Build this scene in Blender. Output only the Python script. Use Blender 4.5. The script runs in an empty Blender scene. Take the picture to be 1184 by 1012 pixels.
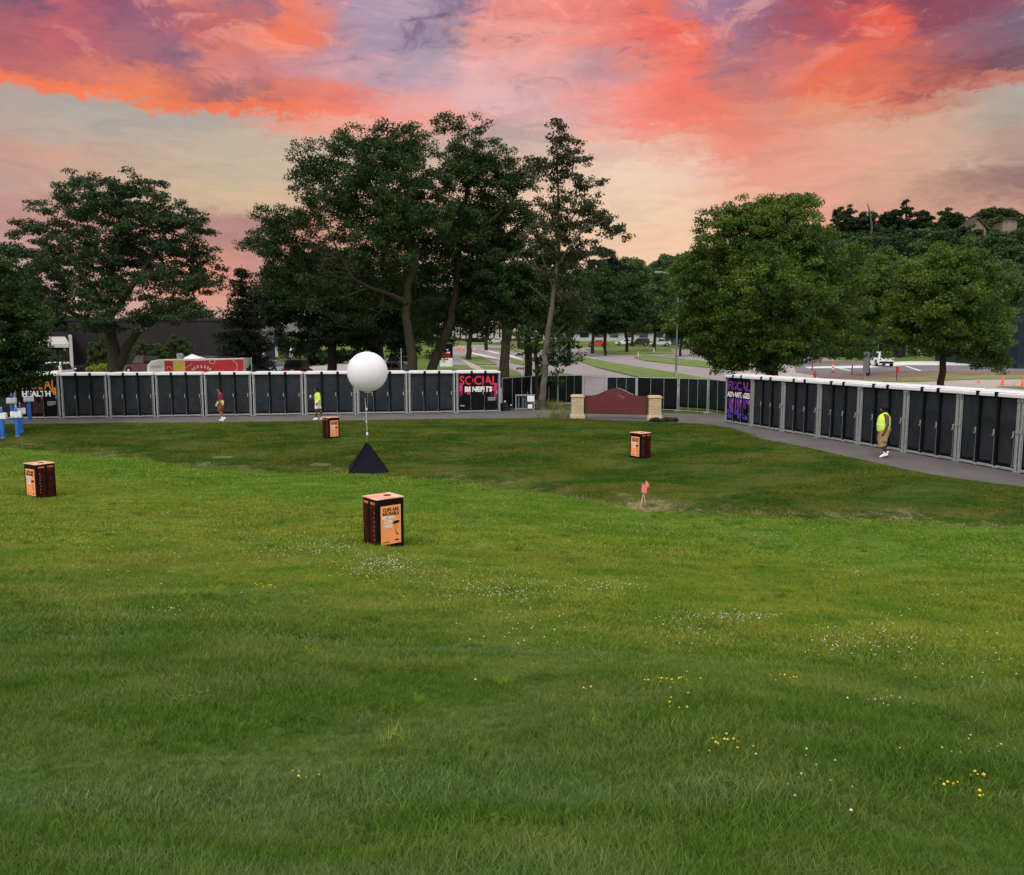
import bpy, bmesh, math, random, time
_T0 = time.time()
def tick(n): print('TICK', n, round(time.time() - _T0, 1))
import numpy as np
from mathutils import Vector, Matrix
R = math.radians
random.seed(7); rng = np.random.default_rng(7)
scene = bpy.context.scene
COL = scene.collection

# ------------------------------------------------------------------ camera
F = 929.0; CX, CY = 592.0, 506.0; CAMZ = 3.87
TH = math.atan((CY - 400.0) / F)
cam_d = bpy.data.cameras.new("camera"); cam = bpy.data.objects.new("camera", cam_d); COL.objects.link(cam)
cam.location = (0, 0, CAMZ); cam.rotation_euler = (R(90) - TH, 0, 0)
cam_d.sensor_fit = 'HORIZONTAL'; cam_d.sensor_width = 36; cam_d.lens = 36 * F / 1184.0
cam_d.clip_start = 0.05; cam_d.clip_end = 6000
scene.camera = cam
scene.render.resolution_x = 1024; scene.render.resolution_y = 875
scene.view_settings.view_transform = 'Standard'; scene.view_settings.look = 'None'
scene.view_settings.exposure = 0.0; scene.view_settings.gamma = 1.0

def ray(px, py):
    dx = (px - CX) / F; u = (CY - py) / F
    return Vector((dx, math.cos(TH) + u * math.sin(TH), -math.sin(TH) + u * math.cos(TH)))
def PZ(px, py, z=0.0):                       # where the sight line meets height z
    d = ray(px, py); t = (z - CAMZ) / d.z
    return Vector((d.x * t, d.y * t, z))
def PD(px, py, Y):                           # the point of the sight line at distance Y
    d = ray(px, py); t = Y / d.y
    return Vector((d.x * t, Y, CAMZ + d.z * t))
BS = 0.03; BY0 = 50.0; BY1 = 230.0
def PB(px, py):                              # on the gently rising ground behind the cabins
    d = ray(px, py); k = d.z / d.y
    Y = (CAMZ + BS * BY0) / (BS - k); Y = min(Y, 2000)
    return Vector((d.x / d.y * Y, Y, BS * (Y - BY0)))
def bgz(y): return BS * min(max(y - BY0, 0), BY1 - BY0)

# ------------------------------------------------------------------ world
SUN_EL, SUN_AZ = 52.0, 205.0                 # behind the camera and to its left
world = bpy.data.worlds.new("World"); scene.world = world; world.use_nodes = True
wn = world.node_tree.nodes; wl = world.node_tree.links; wn.clear()
def s2l(c): return tuple((v / 255 / 12.92) if v / 255 <= .04045 else ((v / 255 + .055) / 1.055) ** 2.4 for v in c)
class NT:
    def __init__(s, tree): s.t = tree; s.n = tree.nodes; s.l = tree.links
    def node(s, typ, **kw):
        n = s.n.new(typ)
        for k, v in kw.items(): setattr(n, k, v)
        return n
    def put(s, sock, v):
        if v is None: return
        if hasattr(v, 'is_output'): s.l.new(v, sock)
        else:
            if sock.type == 'RGBA' and hasattr(v, '__len__') and len(v) == 3: v = (*v, 1)
            sock.default_value = v
    def math(s, op, a, b=None, c=None, clamp=False):
        n = s.node('ShaderNodeMath', operation=op, use_clamp=clamp)
        s.put(n.inputs[0], a); s.put(n.inputs[1], b)
        if c is not None: s.put(n.inputs[2], c)
        return n.outputs[0]
    def smooth(s, v, a, b, lo=0.0, hi=1.0):
        n = s.node('ShaderNodeMapRange', interpolation_type='SMOOTHSTEP')
        s.put(n.inputs['Value'], v); s.put(n.inputs['From Min'], a); s.put(n.inputs['From Max'], b)
        s.put(n.inputs['To Min'], lo); s.put(n.inputs['To Max'], hi); return n.outputs[0]
    def mix(s, f, a, b, mode='MIX'):
        n = s.node('ShaderNodeMix', data_type='RGBA', blend_type=mode)
        s.put(n.inputs[0], f); s.put(n.inputs[6], a); s.put(n.inputs[7], b); return n.outputs[2]
    def noise(s, vec, scale, detail=4, rough=.55, out='Fac', dist=0.0):
        n = s.node('ShaderNodeTexNoise'); s.put(n.inputs['Vector'], vec)
        n.inputs['Scale'].default_value = scale; n.inputs['Detail'].default_value = detail
        n.inputs['Roughness'].default_value = rough; n.inputs['Distortion'].default_value = dist
        return n.outputs[out]
    def ramp(s, f, stops, interp='LINEAR'):
        n = s.node('ShaderNodeValToRGB'); e = n.color_ramp.elements; n.color_ramp.interpolation = interp
        e[0].position = stops[0][0]; e[0].color = (*stops[0][1], 1)
        e[1].position = stops[-1][0]; e[1].color = (*stops[-1][1], 1)
        for p, c in stops[1:-1]:
            k = e.new(p); k.color = (*c, 1)
        s.put(n.inputs[0], f); return n.outputs[0]
    def scalev(s, v, sc):
        n = s.node('ShaderNodeMapping'); s.put(n.inputs['Vector'], v); n.inputs['Scale'].default_value = sc; return n.outputs[0]

W = NT(world.node_tree)
tc = W.node('ShaderNodeTexCoord'); dirv = tc.outputs['Generated']
sep = W.node('ShaderNodeSeparateXYZ'); W.put(sep.inputs[0], dirv)
az = W.math('MULTIPLY', W.math('ARCTAN2', sep.outputs[0], sep.outputs[1]), 180 / math.pi)
el = W.math('MULTIPLY', W.math('ARCSINE', sep.outputs[2]), 180 / math.pi)
comb = W.node('ShaderNodeCombineXYZ'); W.put(comb.inputs[0], az); W.put(comb.inputs[1], el); ae = comb.outputs[0]
wa = W.noise(W.scalev(ae, (1, 2.2, 1)), .09, 7, .60, 'Color', .6)
wb = W.noise(W.scalev(ae, (.55, 2.6, 1)), .33, 7, .62, 'Color', 1.0)
wc = W.noise(W.scalev(ae, (.8, 1.5, 1)), .85, 9, .66, 'Color', 1.2); sc_ = W.node('ShaderNodeSeparateColor'); W.put(sc_.inputs[0], wc)
sa = W.node('ShaderNodeSeparateColor'); W.put(sa.inputs[0], wa)
sb = W.node('ShaderNodeSeparateColor'); W.put(sb.inputs[0], wb)
def ctr(o, k): return W.math('MULTIPLY', W.math('SUBTRACT', o, .5), k)
azw = W.math('ADD', W.math('ADD', W.math('ADD', az, W.math('MULTIPLY', W.math('SUBTRACT', sc_.outputs[0], .5), 4.5)), ctr(sa.outputs[0], 9)), ctr(sb.outputs[0], 4))
elw = W.math('ADD', W.math('ADD', W.math('ADD', el, W.math('MULTIPLY', W.math('SUBTRACT', sc_.outputs[1], .5), 2.6)), ctr(sa.outputs[1], 2.9)), ctr(sb.outputs[1], 1.8))
def ael(px, py):
    d = ray(px, py).normalized(); return math.degrees(math.atan2(d.x, d.y)), math.degrees(math.asin(d.z))
AZR = 40.0
azn = W.math('MULTIPLY_ADD', azw, 1 / (2 * AZR), .5)
rows = [
 (380, [(0,(210,165,160)),(300,(215,165,155)),(600,(240,198,180)),(1184,(230,185,165))]),
 (325, [(0,(195,150,150)),(160,(200,150,145)),(225,(240,150,120)),(265,(225,140,120)),(310,(195,135,130)),(600,(242,200,180)),(760,(252,198,158)),(900,(248,180,145)),(1184,(210,150,130))]),
 (275, [(0,(185,135,130)),(170,(190,140,130)),(250,(178,128,122)),(290,(172,124,122)),(340,(205,140,120)),(600,(242,200,170)),(760,(252,208,170)),(850,(248,190,155)),(950,(235,160,138)),(1184,(190,140,125))]),
 (235, [(0,(190,148,140)),(100,(200,160,142)),(210,(208,180,150)),(290,(214,184,148)),(340,(215,180,150)),(600,(240,200,172)),(760,(250,215,182)),(850,(245,180,152)),(950,(236,160,138)),(1040,(212,158,135)),(1100,(165,122,110)),(1184,(128,96,98))]),
 (205, [(0,(198,148,138)),(60,(205,155,138)),(150,(195,168,148)),(240,(200,180,156)),(340,(205,185,160)),(600,(225,186,165)),(720,(247,215,192)),(810,(247,200,178)),(880,(243,155,132)),(950,(238,160,138)),(1030,(224,166,140)),(1100,(208,168,146)),(1184,(175,142,130))]),
 (172, [(0,(182,158,150)),(120,(178,168,156)),(250,(190,174,156)),(400,(205,180,160)),(560,(190,160,155)),(640,(215,185,172)),(740,(244,190,172)),(800,(246,160,140)),(860,(244,132,112)),(930,(232,150,128)),(1000,(230,165,140)),(1080,(205,165,142)),(1184,(170,158,148))]),
 (150, [(0,(172,160,156)),(100,(168,164,160)),(230,(170,162,154)),(300,(196,160,148)),(350,(240,150,130)),(480,(246,172,160)),(570,(175,152,155)),(630,(190,160,158)),(690,(242,175,162)),(760,(247,145,125)),(850,(244,124,104)),(930,(226,140,118)),(1000,(232,145,115)),(1060,(205,120,100)),(1130,(185,150,138)),(1184,(168,160,155))]),
 (134, [(0,(252,118,78)),(90,(255,122,74)),(170,(250,130,85)),(220,(240,116,76)),(300,(250,116,72)),(350,(253,124,92)),(430,(250,138,118)),(520,(246,172,158)),(590,(205,165,162)),(650,(228,180,176)),(710,(250,145,130)),(770,(250,126,106)),(850,(246,120,100)),(910,(218,138,118)),(970,(240,135,95)),(1020,(232,112,80)),(1070,(170,88,80)),(1130,(190,108,92)),(1184,(190,125,112))]),
 (119, [(0,(185,95,98)),(80,(215,115,98)),(170,(235,128,92)),(230,(200,108,95)),(290,(150,98,108)),(330,(220,116,95)),(410,(242,128,112)),(470,(238,158,148)),(560,(232,186,186)),(630,(226,178,176)),(700,(250,145,130)),(780,(250,118,98)),(830,(248,116,96)),(890,(205,122,112)),(950,(242,108,74)),(1000,(232,110,80)),(1060,(170,88,84)),(1120,(112,68,80)),(1184,(108,76,90))]),
 (84, [(0,(175,92,102)),(70,(196,92,100)),(150,(165,96,112)),(220,(150,100,122)),(260,(222,128,115)),(320,(210,128,128)),(400,(205,158,168)),(470,(178,160,178)),(550,(232,182,182)),(620,(240,172,162)),(690,(190,148,156)),(740,(250,140,124)),(800,(250,108,88)),(860,(175,112,120)),(910,(205,108,105)),(965,(245,102,70)),(1030,(190,92,88)),(1100,(138,92,108)),(1184,(98,98,122))]),
 (45, [(0,(120,78,110)),(60,(200,95,105)),(130,(140,84,112)),(200,(165,92,112)),(260,(200,100,100)),(310,(255,122,84)),(350,(245,122,92)),(390,(185,140,158)),(450,(166,152,176)),(510,(158,148,170)),(560,(242,160,148)),(620,(252,165,152)),(700,(250,128,114)),(760,(248,98,84)),(795,(255,112,92)),(850,(165,116,138)),(900,(150,90,112)),(945,(190,76,82)),(1010,(248,92,68)),(1050,(135,62,82)),(1120,(128,68,92)),(1184,(122,92,116))]),
 (12, [(0,(85,76,112)),(90,(140,78,104)),(150,(205,98,105)),(230,(232,120,105)),(290,(145,105,128)),(330,(252,128,98)),(400,(174,150,176)),(490,(188,166,184)),(530,(130,120,155)),(570,(245,150,138)),(640,(254,148,132)),(720,(244,120,106)),(770,(254,112,92)),(810,(176,124,150)),(860,(145,116,150)),(930,(172,78,90)),(990,(165,70,84)),(1060,(108,58,84)),(1130,(130,58,78)),(1184,(180,66,74))]),
 (-90, [(0,(90,84,115)),(300,(170,120,135)),(600,(205,150,158)),(900,(140,100,130)),(1184,(110,72,98))]),
]
col = None; prev = None
for k, (py, stops) in enumerate(rows):
    kq = .17 if py <= 140 else .20; gq = (205, 160, 160) if py <= 140 else (202, 186, 166); st = [(min(max(ael(px, py)[0] / (2 * AZR) + .5, 0.001), .999), s2l([v * (1 - kq) + w_ * kq for v, w_ in zip(c, gq)])) for px, c in stops]
    rc = W.ramp(azn, st); e = ael(592, py)[1]
    if col is None: col = rc
    else: col = W.mix(W.smooth(elw, prev + (e - prev) * .12, e - (e - prev) * .12), col, rc)
    prev = e
# soft cloud texture: streaks running with the bands
st1 = W.noise(W.scalev(ae, (.35, 1.5, 1)), .55, 8, .62, 'Fac', 1.4)
col = W.mix(1.0, col, W.ramp(st1, [(.28, (.90, .90, .92)), (.5, (1, 1, 1)), (.72, (1.07, 1.05, 1.04))]), 'MULTIPLY')
pf = W.noise(W.scalev(ae, (.7, 1.6, 1)), .30, 9, .68, 'Fac', .9)
hi_ = W.smooth(el, 14, 22)
col = W.mix(W.math('MULTIPLY', W.smooth(pf, .54, .68), W.math('MULTIPLY', hi_, .7)), col, s2l((118, 98, 128)))
col = W.mix(W.math('MULTIPLY', W.smooth(pf, .46, .34), W.math('MULTIPLY', hi_, .40)), col, s2l((255, 178, 160)))
col = W.mix(1.0, col, W.mix(hi_, (1, 1, 1), W.ramp(pf, [(.35, (1.02, 1.02, 1.02)), (.65, (.84, .84, .86))])), 'MULTIPLY')
# the rest of the dome: broken grey evening cloud over clear sky
sky = W.node('ShaderNodeTexSky', sky_type='NISHITA'); sky.sun_disc = False
sky.sun_elevation = R(SUN_EL); sky.sun_rotation = R(SUN_AZ)
skyc = W.mix(1.0, sky.outputs[0], (.10, .10, .10), 'MULTIPLY')
cl = W.noise(dirv, 2.6, 6, .6, 'Fac', .5)
cloud = W.ramp(cl, [(.3, (1.12, 1.09, 1.06)), (.7, (1.72, 1.66, 1.56))])
over = W.mix(W.smooth(cl, .25, .5, .55, .92), skyc, cloud)
front = W.math('MULTIPLY', W.smooth(W.math('ABSOLUTE', az), 48, 80, 1, 0), W.smooth(el, 27, 46, 1, 0))
final = W.mix(front, over, col)
below = W.smooth(el, -6, -1, 1, 0)
final = W.mix(below, final, (.10, .11, .08))
bg = W.node('ShaderNodeBackground'); W.put(bg.inputs[0], final); bg.inputs[1].default_value = 1.0
wo = W.node('ShaderNodeOutputWorld'); W.l.new(bg.outputs[0], wo.inputs[0])
world.cycles.sampling_method = 'MANUAL'; world.cycles.sample_map_resolution = 512

sd = bpy.data.lights.new("sun", 'SUN'); sd.energy = 1.5; sd.angle = R(20); sd.color = (1.0, .95, .88)
sun = bpy.data.objects.new("sun", sd); COL.objects.link(sun)
a = R(SUN_AZ); e = R(SUN_EL)                 # azimuth clockwise from +Y
sv = Vector((math.sin(a) * math.cos(e), math.cos(a) * math.cos(e), math.sin(e)))
sun.rotation_euler = sv.to_track_quat('Z', 'Y').to_euler()
scene.cycles.max_bounces = 5; scene.cycles.transparent_max_bounces = 8
scene.cycles.diffuse_bounces = 3; scene.cycles.glossy_bounces = 2

# ------------------------------------------------------------------ materials
def newmat(name):
    m = bpy.data.materials.new(name); m.use_nodes = True
    return m, NT(m.node_tree), m.node_tree.nodes['Principled BSDF']
def mat(name, c, rough=.6, metal=0.0, var=.12, vs=3.0, bump=.0, bs=20.0, spec=None, srgb=False, coat=0.0, c2=None):
    m, t, p = newmat(name)
    if srgb: c = s2l(c)
    g = t.node('ShaderNodeTexCoord').outputs['Object']
    n = t.noise(g, vs, 5, .6)
    lo = tuple(v * (1 - var) for v in c); hi = c2 if c2 else tuple(min(1, v * (1 + var)) for v in c)
    t.put(p.inputs['Base Color'], t.ramp(n, [(.3, lo), (.7, hi)]))
    p.inputs['Metallic'].default_value = metal
    t.put(p.inputs['Roughness'], t.smooth(n, .2, .8, max(0, rough - .08), min(1, rough + .08)))
    if spec is None and max(c) < .05: spec = .12
    if spec is not None: p.inputs['Specular IOR Level'].default_value = spec
    if coat: p.inputs['Coat Weight'].default_value = coat; p.inputs['Coat Roughness'].default_value = .08
    if bump:
        b = t.node('ShaderNodeBump'); b.inputs['Strength'].default_value = bump; b.inputs['Distance'].default_value = .02
        t.put(b.inputs['Height'], t.noise(g, bs, 4, .6)); t.l.new(b.outputs[0], p.inputs['Normal'])
    return m
M = {}
M['bar'] = mat('dull bar steel', (.16, .17, .18), .5, .4)
M['galv'] = mat('galvanised steel', (.36, .37, .39), .45, .5, .2, 12)
M['roof_white'] = mat('white roof plastic', (.68, .67, .70), .5, 0, .06, 2)
M['black'] = mat('black plastic', (.004, .004, .005), .45, 0, .3, 6)
M['rail'] = mat('grey base rail', (.30, .30, .32), .5, .3, .25, 8)
M['body'] = mat('dark cabin wall', (.008, .009, .011), .6)
m, t, p = newmat('dark tarpaulin door')
g = t.node('ShaderNodeTexCoord').outputs['Object']
oi = t.node('ShaderNodeObjectInfo')
av = t.node('ShaderNodeVectorMath', operation='ADD'); t.put(av.inputs[0], g)
ml = t.math('MULTIPLY', oi.outputs['Random'], 37.0); cb = t.node('ShaderNodeCombineXYZ'); t.put(cb.inputs[0], ml); t.put(cb.inputs[2], ml); t.put(av.inputs[1], cb.outputs[0])
n1 = t.noise(t.scalev(av.outputs[0], (1.2, 1, .8)), 1.6, 3, .5, dist=.8)
t.put(p.inputs['Base Color'], t.ramp(n1, [(.3, (.009, .012, .017)), (.7, (.019, .024, .032))]))
p.inputs['Roughness'].default_value = .42; p.inputs['Specular IOR Level'].default_value = .3
b = t.node('ShaderNodeBump'); b.inputs['Strength'].default_value = .5; b.inputs['Distance'].default_value = .08
t.put(b.inputs['Height'], n1); t.l.new(b.outputs[0], p.inputs['Normal']); M['door'] = m
M['mesh_fence'] = mat('green black windscreen mesh', (.008, .013, .013), .85, 0, .35, 1.5, .3, 3)
M['black_cloth'] = mat('black cloth screen', (.006, .006, .008), .85)
M['stone'] = mat('sandstone block', (.50, .38, .24), .85, 0, .18, 6, .35, 22)
M['maroon'] = mat('maroon painted board', (.10, .011, .012), .5, 0, .12, 1.5)
M['trim'] = mat('dark trim', (.03, .03, .035), .4)
M['trimlight'] = mat('worn light trim', (.35, .36, .36), .5)
M['orange'] = mat('orange print', (.90, .32, .11), .55, 0, .05)
M['white'] = mat('white paint', (.80, .80, .80), .5, 0, .05)
M['redprint'] = mat('red print on black', (.006, .002, .002), .5, 0, .5, 7, c2=(.075, .008, .005))
M['binblack'] = mat('black bin board', (.004, .004, .0045), .5, 0, .3, 9)
M['balloon'] = mat('white balloon fabric', (.68, .63, .69), .6, 0, .03, 1.2, .15, 3, spec=.2)
M['navycloth'] = mat('black navy skirt cloth', (.006, .006, .012), .85, 0, .2, 3, .3, 5)
M['steel'] = mat('mast steel', (.30, .30, .31), .4, .6)
M['ink'] = mat('black ink', (.005, .004, .004), .6)
M['darkorange'] = mat('dark orange ink', (.10, .025, .008), .6)
M['crimson'] = mat('crimson ink', (.62, .02, .05), .55, 0, .1)
M['magenta'] = mat('magenta ink', (.50, .02, .14), .55, 0, .2, 5)
M['purple'] = mat('purple ink', (.20, .03, .34), .55, 0, .3, 5)
M['violet'] = mat('violet blue ink', (.07, .05, .40), .55, 0, .3, 5)
M['amber'] = mat('amber ink', (.60, .20, .03), .55, 0, .15, 4)
M['posterdark'] = mat('poster black', (.004, .0035, .005), .5, 0, .4, 3)
M['posterbrown'] = mat('poster dark brown figures', (.04, .018, .016), .5, 0, .5, 4)
M['blue'] = mat('blue plastic', (.02, .13, .50), .4, 0, .12, 5)
M['whitebox'] = mat('white dispenser plastic', (.75, .77, .80), .4, 0, .05)
M['pink'] = mat('pink ribbon', (.85, .16, .20), .7)
M['wood'] = mat('pale stake wood', (.52, .38, .28), .8, 0, .2, 12)
M['cone'] = mat('orange cone rubber', (.85, .14, .03), .6)
M['hydrant'] = mat('red hydrant paint', (.42, .03, .03), .45)
M['rubber'] = mat('tyre rubber', (.015, .015, .016), .85)
M['rim'] = mat('alloy rim', (.45, .46, .48), .3, .7)
M['glass'] = mat('dark car glass', (.010, .012, .015), .25, 0, .1, 2, spec=.4)
M['lampred'] = mat('red lamp lens', (.45, .01, .01), .2)
M['lampwhite'] = mat('clear lamp lens', (.75, .75, .72), .15)
M['plate'] = mat('number plate', (.6, .6, .6), .5)
for k, c in dict(white=(.72, .73, .75), red=(.055, .002, .003), black=(.018, .018, .02), blue=(.16, .22, .30), navy=(.03, .035, .05), grey=(.12, .125, .13), silver=(.42, .43, .45), orangered=(.45, .03, .015), teal=(.02, .25, .24)).items():
    M['car_' + k] = mat('car paint ' + k, c, .5, 0, .04, 1, coat=.12, spec=.3)
M['asphalt_path'] = mat('path asphalt', (.100, .088, .088), .9, 0, .22, .8, .3, 60)
M['bark'] = mat('bark', (.042, .037, .023), .9, 0, .35, 3, .8, 9)
M['bark_dark'] = mat('dark bark', (.028, .022, .017), .9, 0, .35, 3, .8, 9)
M['bark_pale'] = mat('pale bark', (.085, .074, .060), .9, 0, .3, 3, .7, 8)
M['skin_dark'] = mat('dark brown skin', (.085, .038, .022), .5, 0, .08)
M['skin_mid'] = mat('brown skin', (.22, .10, .055), .5, 0, .08)
M['hair'] = mat('black hair', (.008, .007, .007), .6, 0, .3, 30)
M['hivis'] = mat('lime safety fabric', (.62, .90, .06), .7, 0, .06, 6)
M['reflect'] = mat('pale reflective tape', (.72, .78, .62), .35)
M['hivis_shirt'] = mat('lime yellow shirt', (.62, .76, .10), .75, 0, .1, 6)
M['khaki'] = mat('khaki shorts cloth', (.36, .24, .12), .85, 0, .22, 9, .4, 12)
M['maroonshirt'] = mat('maroon shirt cloth', (.19, .012, .028), .8, 0, .15, 8)
M['rust'] = mat('rust orange cloth', (.26, .09, .025), .85, 0, .2, 8)
M['cream'] = mat('cream cloth', (.82, .74, .32), .8, 0, .1, 8)
M['palecloth'] = mat('white shorts cloth', (.74, .72, .76), .8, 0, .06, 8)
M['shoe'] = mat('white shoe', (.78, .77, .82), .6, 0, .06, 10)
M['shoe_sole'] = mat('shoe sole', (.06, .04, .10), .7)
M['eye'] = mat('eye', (.4, .38, .36), .3)
M['lips'] = mat('lips', (.16, .05, .04), .5)

bp_ = M['balloon'].node_tree.nodes['Principled BSDF']; bp_.inputs['Emission Color'].default_value = (1, .95, 1, 1); bp_.inputs['Emission Strength'].default_value = .09   # the lamp inside is lit
# ------------------------------------------------------------------ mesh helpers
def tag(o, label=None, cat=None, group=None, kind=None):
    if label: o['label'] = label
    if cat: o['category'] = cat
    if group: o['group'] = group
    if kind: o['kind'] = kind
    return o
def empty(name, loc, rz=0.0, label=None, cat=None, group=None):
    o = bpy.data.objects.new(name, None); COL.objects.link(o); o.location = loc; o.rotation_euler = (0, 0, rz)
    o.empty_display_size = .2
    return tag(o, label, cat, group)
def np_mesh(name, V, Fc, mats, parent=None, smooth=False, nper=4):
    V = np.asarray(V, dtype=np.float32); Fc = np.asarray(Fc, dtype=np.int32)
    me = bpy.data.meshes.new(name); me.vertices.add(len(V)); me.vertices.foreach_set('co', V.ravel())
    me.loops.add(Fc.size); me.loops.foreach_set('vertex_index', Fc.ravel())
    me.polygons.add(len(Fc)); me.polygons.foreach_set('loop_start', np.arange(len(Fc), dtype=np.int32) * nper)
    me.polygons.foreach_set('loop_total', np.full(len(Fc), nper, dtype=np.int32))
    if smooth: me.polygons.foreach_set('use_smooth', np.ones(len(Fc), dtype=bool))
    for m_ in (mats if isinstance(mats, (list, tuple)) else [mats]): me.materials.append(m_)
    me.update(); me.validate()
    o = bpy.data.objects.new(name, me); COL.objects.link(o); o.parent = parent
    return o
class MB:
    def __init__(s): s.v = []; s.f = []; s.i = []; s.s = []
    def add(s, vs, fs, mi=0, sm=False, mtx=None):
        b = len(s.v)
        for v in vs:
            v = Vector(v)
            s.v.append(tuple(mtx @ v if mtx else v))
        for f in fs: s.f.append([b + k for k in f]); s.i.append(mi); s.s.append(sm)
        return s
    def box(s, c, d, mi=0, rz=0.0, ch=0.0, mtx=None):
        x, y, z = d[0] / 2, d[1] / 2, d[2] / 2
        bm = bmesh.new(); bmesh.ops.create_cube(bm, size=1)
        for v in bm.verts: v.co = Vector((v.co.x * d[0], v.co.y * d[1], v.co.z * d[2]))
        if ch: bmesh.ops.bevel(bm, geom=list(bm.edges), offset=ch, segments=1, affect='EDGES')
        T = Matrix.Translation(c) @ Matrix.Rotation(rz, 4, 'Z')
        if mtx: T = T @ mtx
        bm.verts.index_update()
        s.add([v.co.copy() for v in bm.verts], [[v.index for v in f.verts] for f in bm.faces], mi, False, T); bm.free(); return s
    def cyl(s, p0, p1, r0, r1=None, n=10, mi=0, cap=True, sm=True):
        r1 = r0 if r1 is None else r1; p0 = Vector(p0); p1 = Vector(p1); d = (p1 - p0).normalized()
        a = d.orthogonal().normalized(); b = d.cross(a); vs = []
        for p, r in ((p0, r0), (p1, r1)):
            for k in range(n):
                q = 2 * math.pi * k / n; vs.append(p + (a * math.cos(q) + b * math.sin(q)) * r)
        s.add(vs, [[k, (k + 1) % n, n + (k + 1) % n, n + k] for k in range(n)], mi, sm)
        if cap: s.add(vs[:n], [list(range(n))[::-1]], mi); s.add(vs[n:], [list(range(n))], mi)
        return s
    def ell(s, c, r, mi=0, nu=14, nv=9, mtx=None):
        vs = [(0, 0, -1)]; fs = []
        for j in range(1, nv):
            th = math.pi * j / nv
            for i in range(nu): ph = 2 * math.pi * i / nu; vs.append((math.sin(th) * math.cos(ph), math.sin(th) * math.sin(ph), -math.cos(th)))
        vs.append((0, 0, 1)); L = len(vs) - 1
        for i in range(nu):
            fs.append([0, 1 + (i + 1) % nu, 1 + i]); fs.append([L, L - nu + i, L - nu + (i + 1) % nu])
            for j in range(nv - 2):
                a = 1 + j * nu; fs.append([a + i, a + (i + 1) % nu, a + nu + (i + 1) % nu, a + nu + i])
        T = Matrix.Translation(c) @ (mtx or Matrix()) @ Matrix.Diagonal((*r, 1))
        return s.add(vs, fs, mi, True, T)
    def prism(s, pts, y0, y1, mi=0):          # outline in x,z pushed along y
        n = len(pts); vs = [(x, y0, z) for x, z in pts] + [(x, y1, z) for x, z in pts]
        s.add(vs, [[k, (k + 1) % n, n + (k + 1) % n, n + k] for k in range(n)], mi)
        s.add(vs[:n], [list(range(n))[::-1]], mi); s.add(vs[n:], [list(range(n))], mi); return s
    def quad(s, a, b, c, d, mi=0): return s.add([a, b, c, d], [[0, 1, 2, 3]], mi)
    def build(s, name, mats, parent=None):
        me = bpy.data.meshes.new(name); me.from_pydata(s.v, [], s.f)
        for m_ in (mats if isinstance(mats, (list, tuple)) else [mats]): me.materials.append(m_)
        me.polygons.foreach_set('material_index', s.i); me.polygons.foreach_set('use_smooth', s.s)
        bm = bmesh.new(); bm.from_mesh(me); bmesh.ops.recalc_face_normals(bm, faces=bm.faces); bm.to_mesh(me); bm.free()
        o = bpy.data.objects.new(name, me); COL.objects.link(o); o.parent = parent
        return o
def copy_tree(o, parent=None):
    c = o.copy(); COL.objects.link(c)
    if parent: c.parent = parent
    for ch in list(o.children): copy_tree(ch, c)
    return c
def text(name, body, size, m_, parent, loc, width=None, offset=.0, align='CENTER', extrude=.002, tilt=0.0):
    cu = bpy.data.curves.new(name, 'FONT'); cu.body = body; cu.size = size; cu.align_x = align; cu.extrude = extrude
    cu.offset = offset; cu.resolution_u = 2; cu.space_line = .85
    t_ = bpy.data.objects.new('tmp', cu); COL.objects.link(t_); bpy.context.view_layer.update()
    dg = bpy.context.evaluated_depsgraph_get(); me = bpy.data.meshes.new_from_object(t_.evaluated_get(dg))
    bpy.data.objects.remove(t_); me.name = name
    xs = [v.co.x for v in me.vertices]; sc = width / (max(xs) - min(xs)) if width else 1
    for v in me.vertices: v.co = Vector((v.co.x * sc + loc[0], -v.co.z + loc[1], v.co.y + loc[2]))   # faces -y
    me.materials.clear(); me.materials.append(m_)
    o = bpy.data.objects.new(name, me); COL.objects.link(o); o.parent = parent; return o
# ------------------------------------------------------------------ ground
SW = [PZ(px, py, -.4) for px, py in [(-260,508),(-60,516),(0,519),(120,528),(250,544),(400,549),(500,556),(600,567),(700,581),(760,592),(860,598),(980,602),(1184,612),(1300,618)]]
SWx = np.array([-80] + [p.x for p in SW] + [40.]); SWy = np.array([SW[0].y + 3] + [p.y for p in SW] + [SW[-1].y - 1])
PATHF = [PZ(px, py) for px, py in [(-300,492),(-60,491),(70,490),(300,488),(560,484),(640,483),(700,486),(770,488),(820,491),(850,496),(881,508),(925,516),(974,527),(1020,537),(1066,547),(1120,555),(1184,564),(1260,576),(1400,600)]]
PFx = np.array([-80] + [p.x for p in PATHF] + [60.]); PFy = np.array([PATHF[0].y] + [p.y for p in PATHF] + [8.])
def segdist(x, y, P):
    d = np.full(x.shape, 1e9)
    for a_, b_ in zip(P[:-1], P[1:]):
        vx, vy = b_.x - a_.x, b_.y - a_.y; L = vx * vx + vy * vy
        t_ = np.clip(((x - a_.x) * vx + (y - a_.y) * vy) / L, 0, 1)
        d = np.minimum(d, np.hypot(x - a_.x - t_ * vx, y - a_.y - t_ * vy))
    return d
def hill(x, y):
    f = np.clip((y - 232) / 75, 0, 1); f = f * f * (3 - 2 * f)
    crest = np.interp(x, [-400, 10, 40, 60, 90, 125, 170, 230, 500], [2, 10, 19, 25, 32, 36, 39, 40, 40])
    return f * crest
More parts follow.
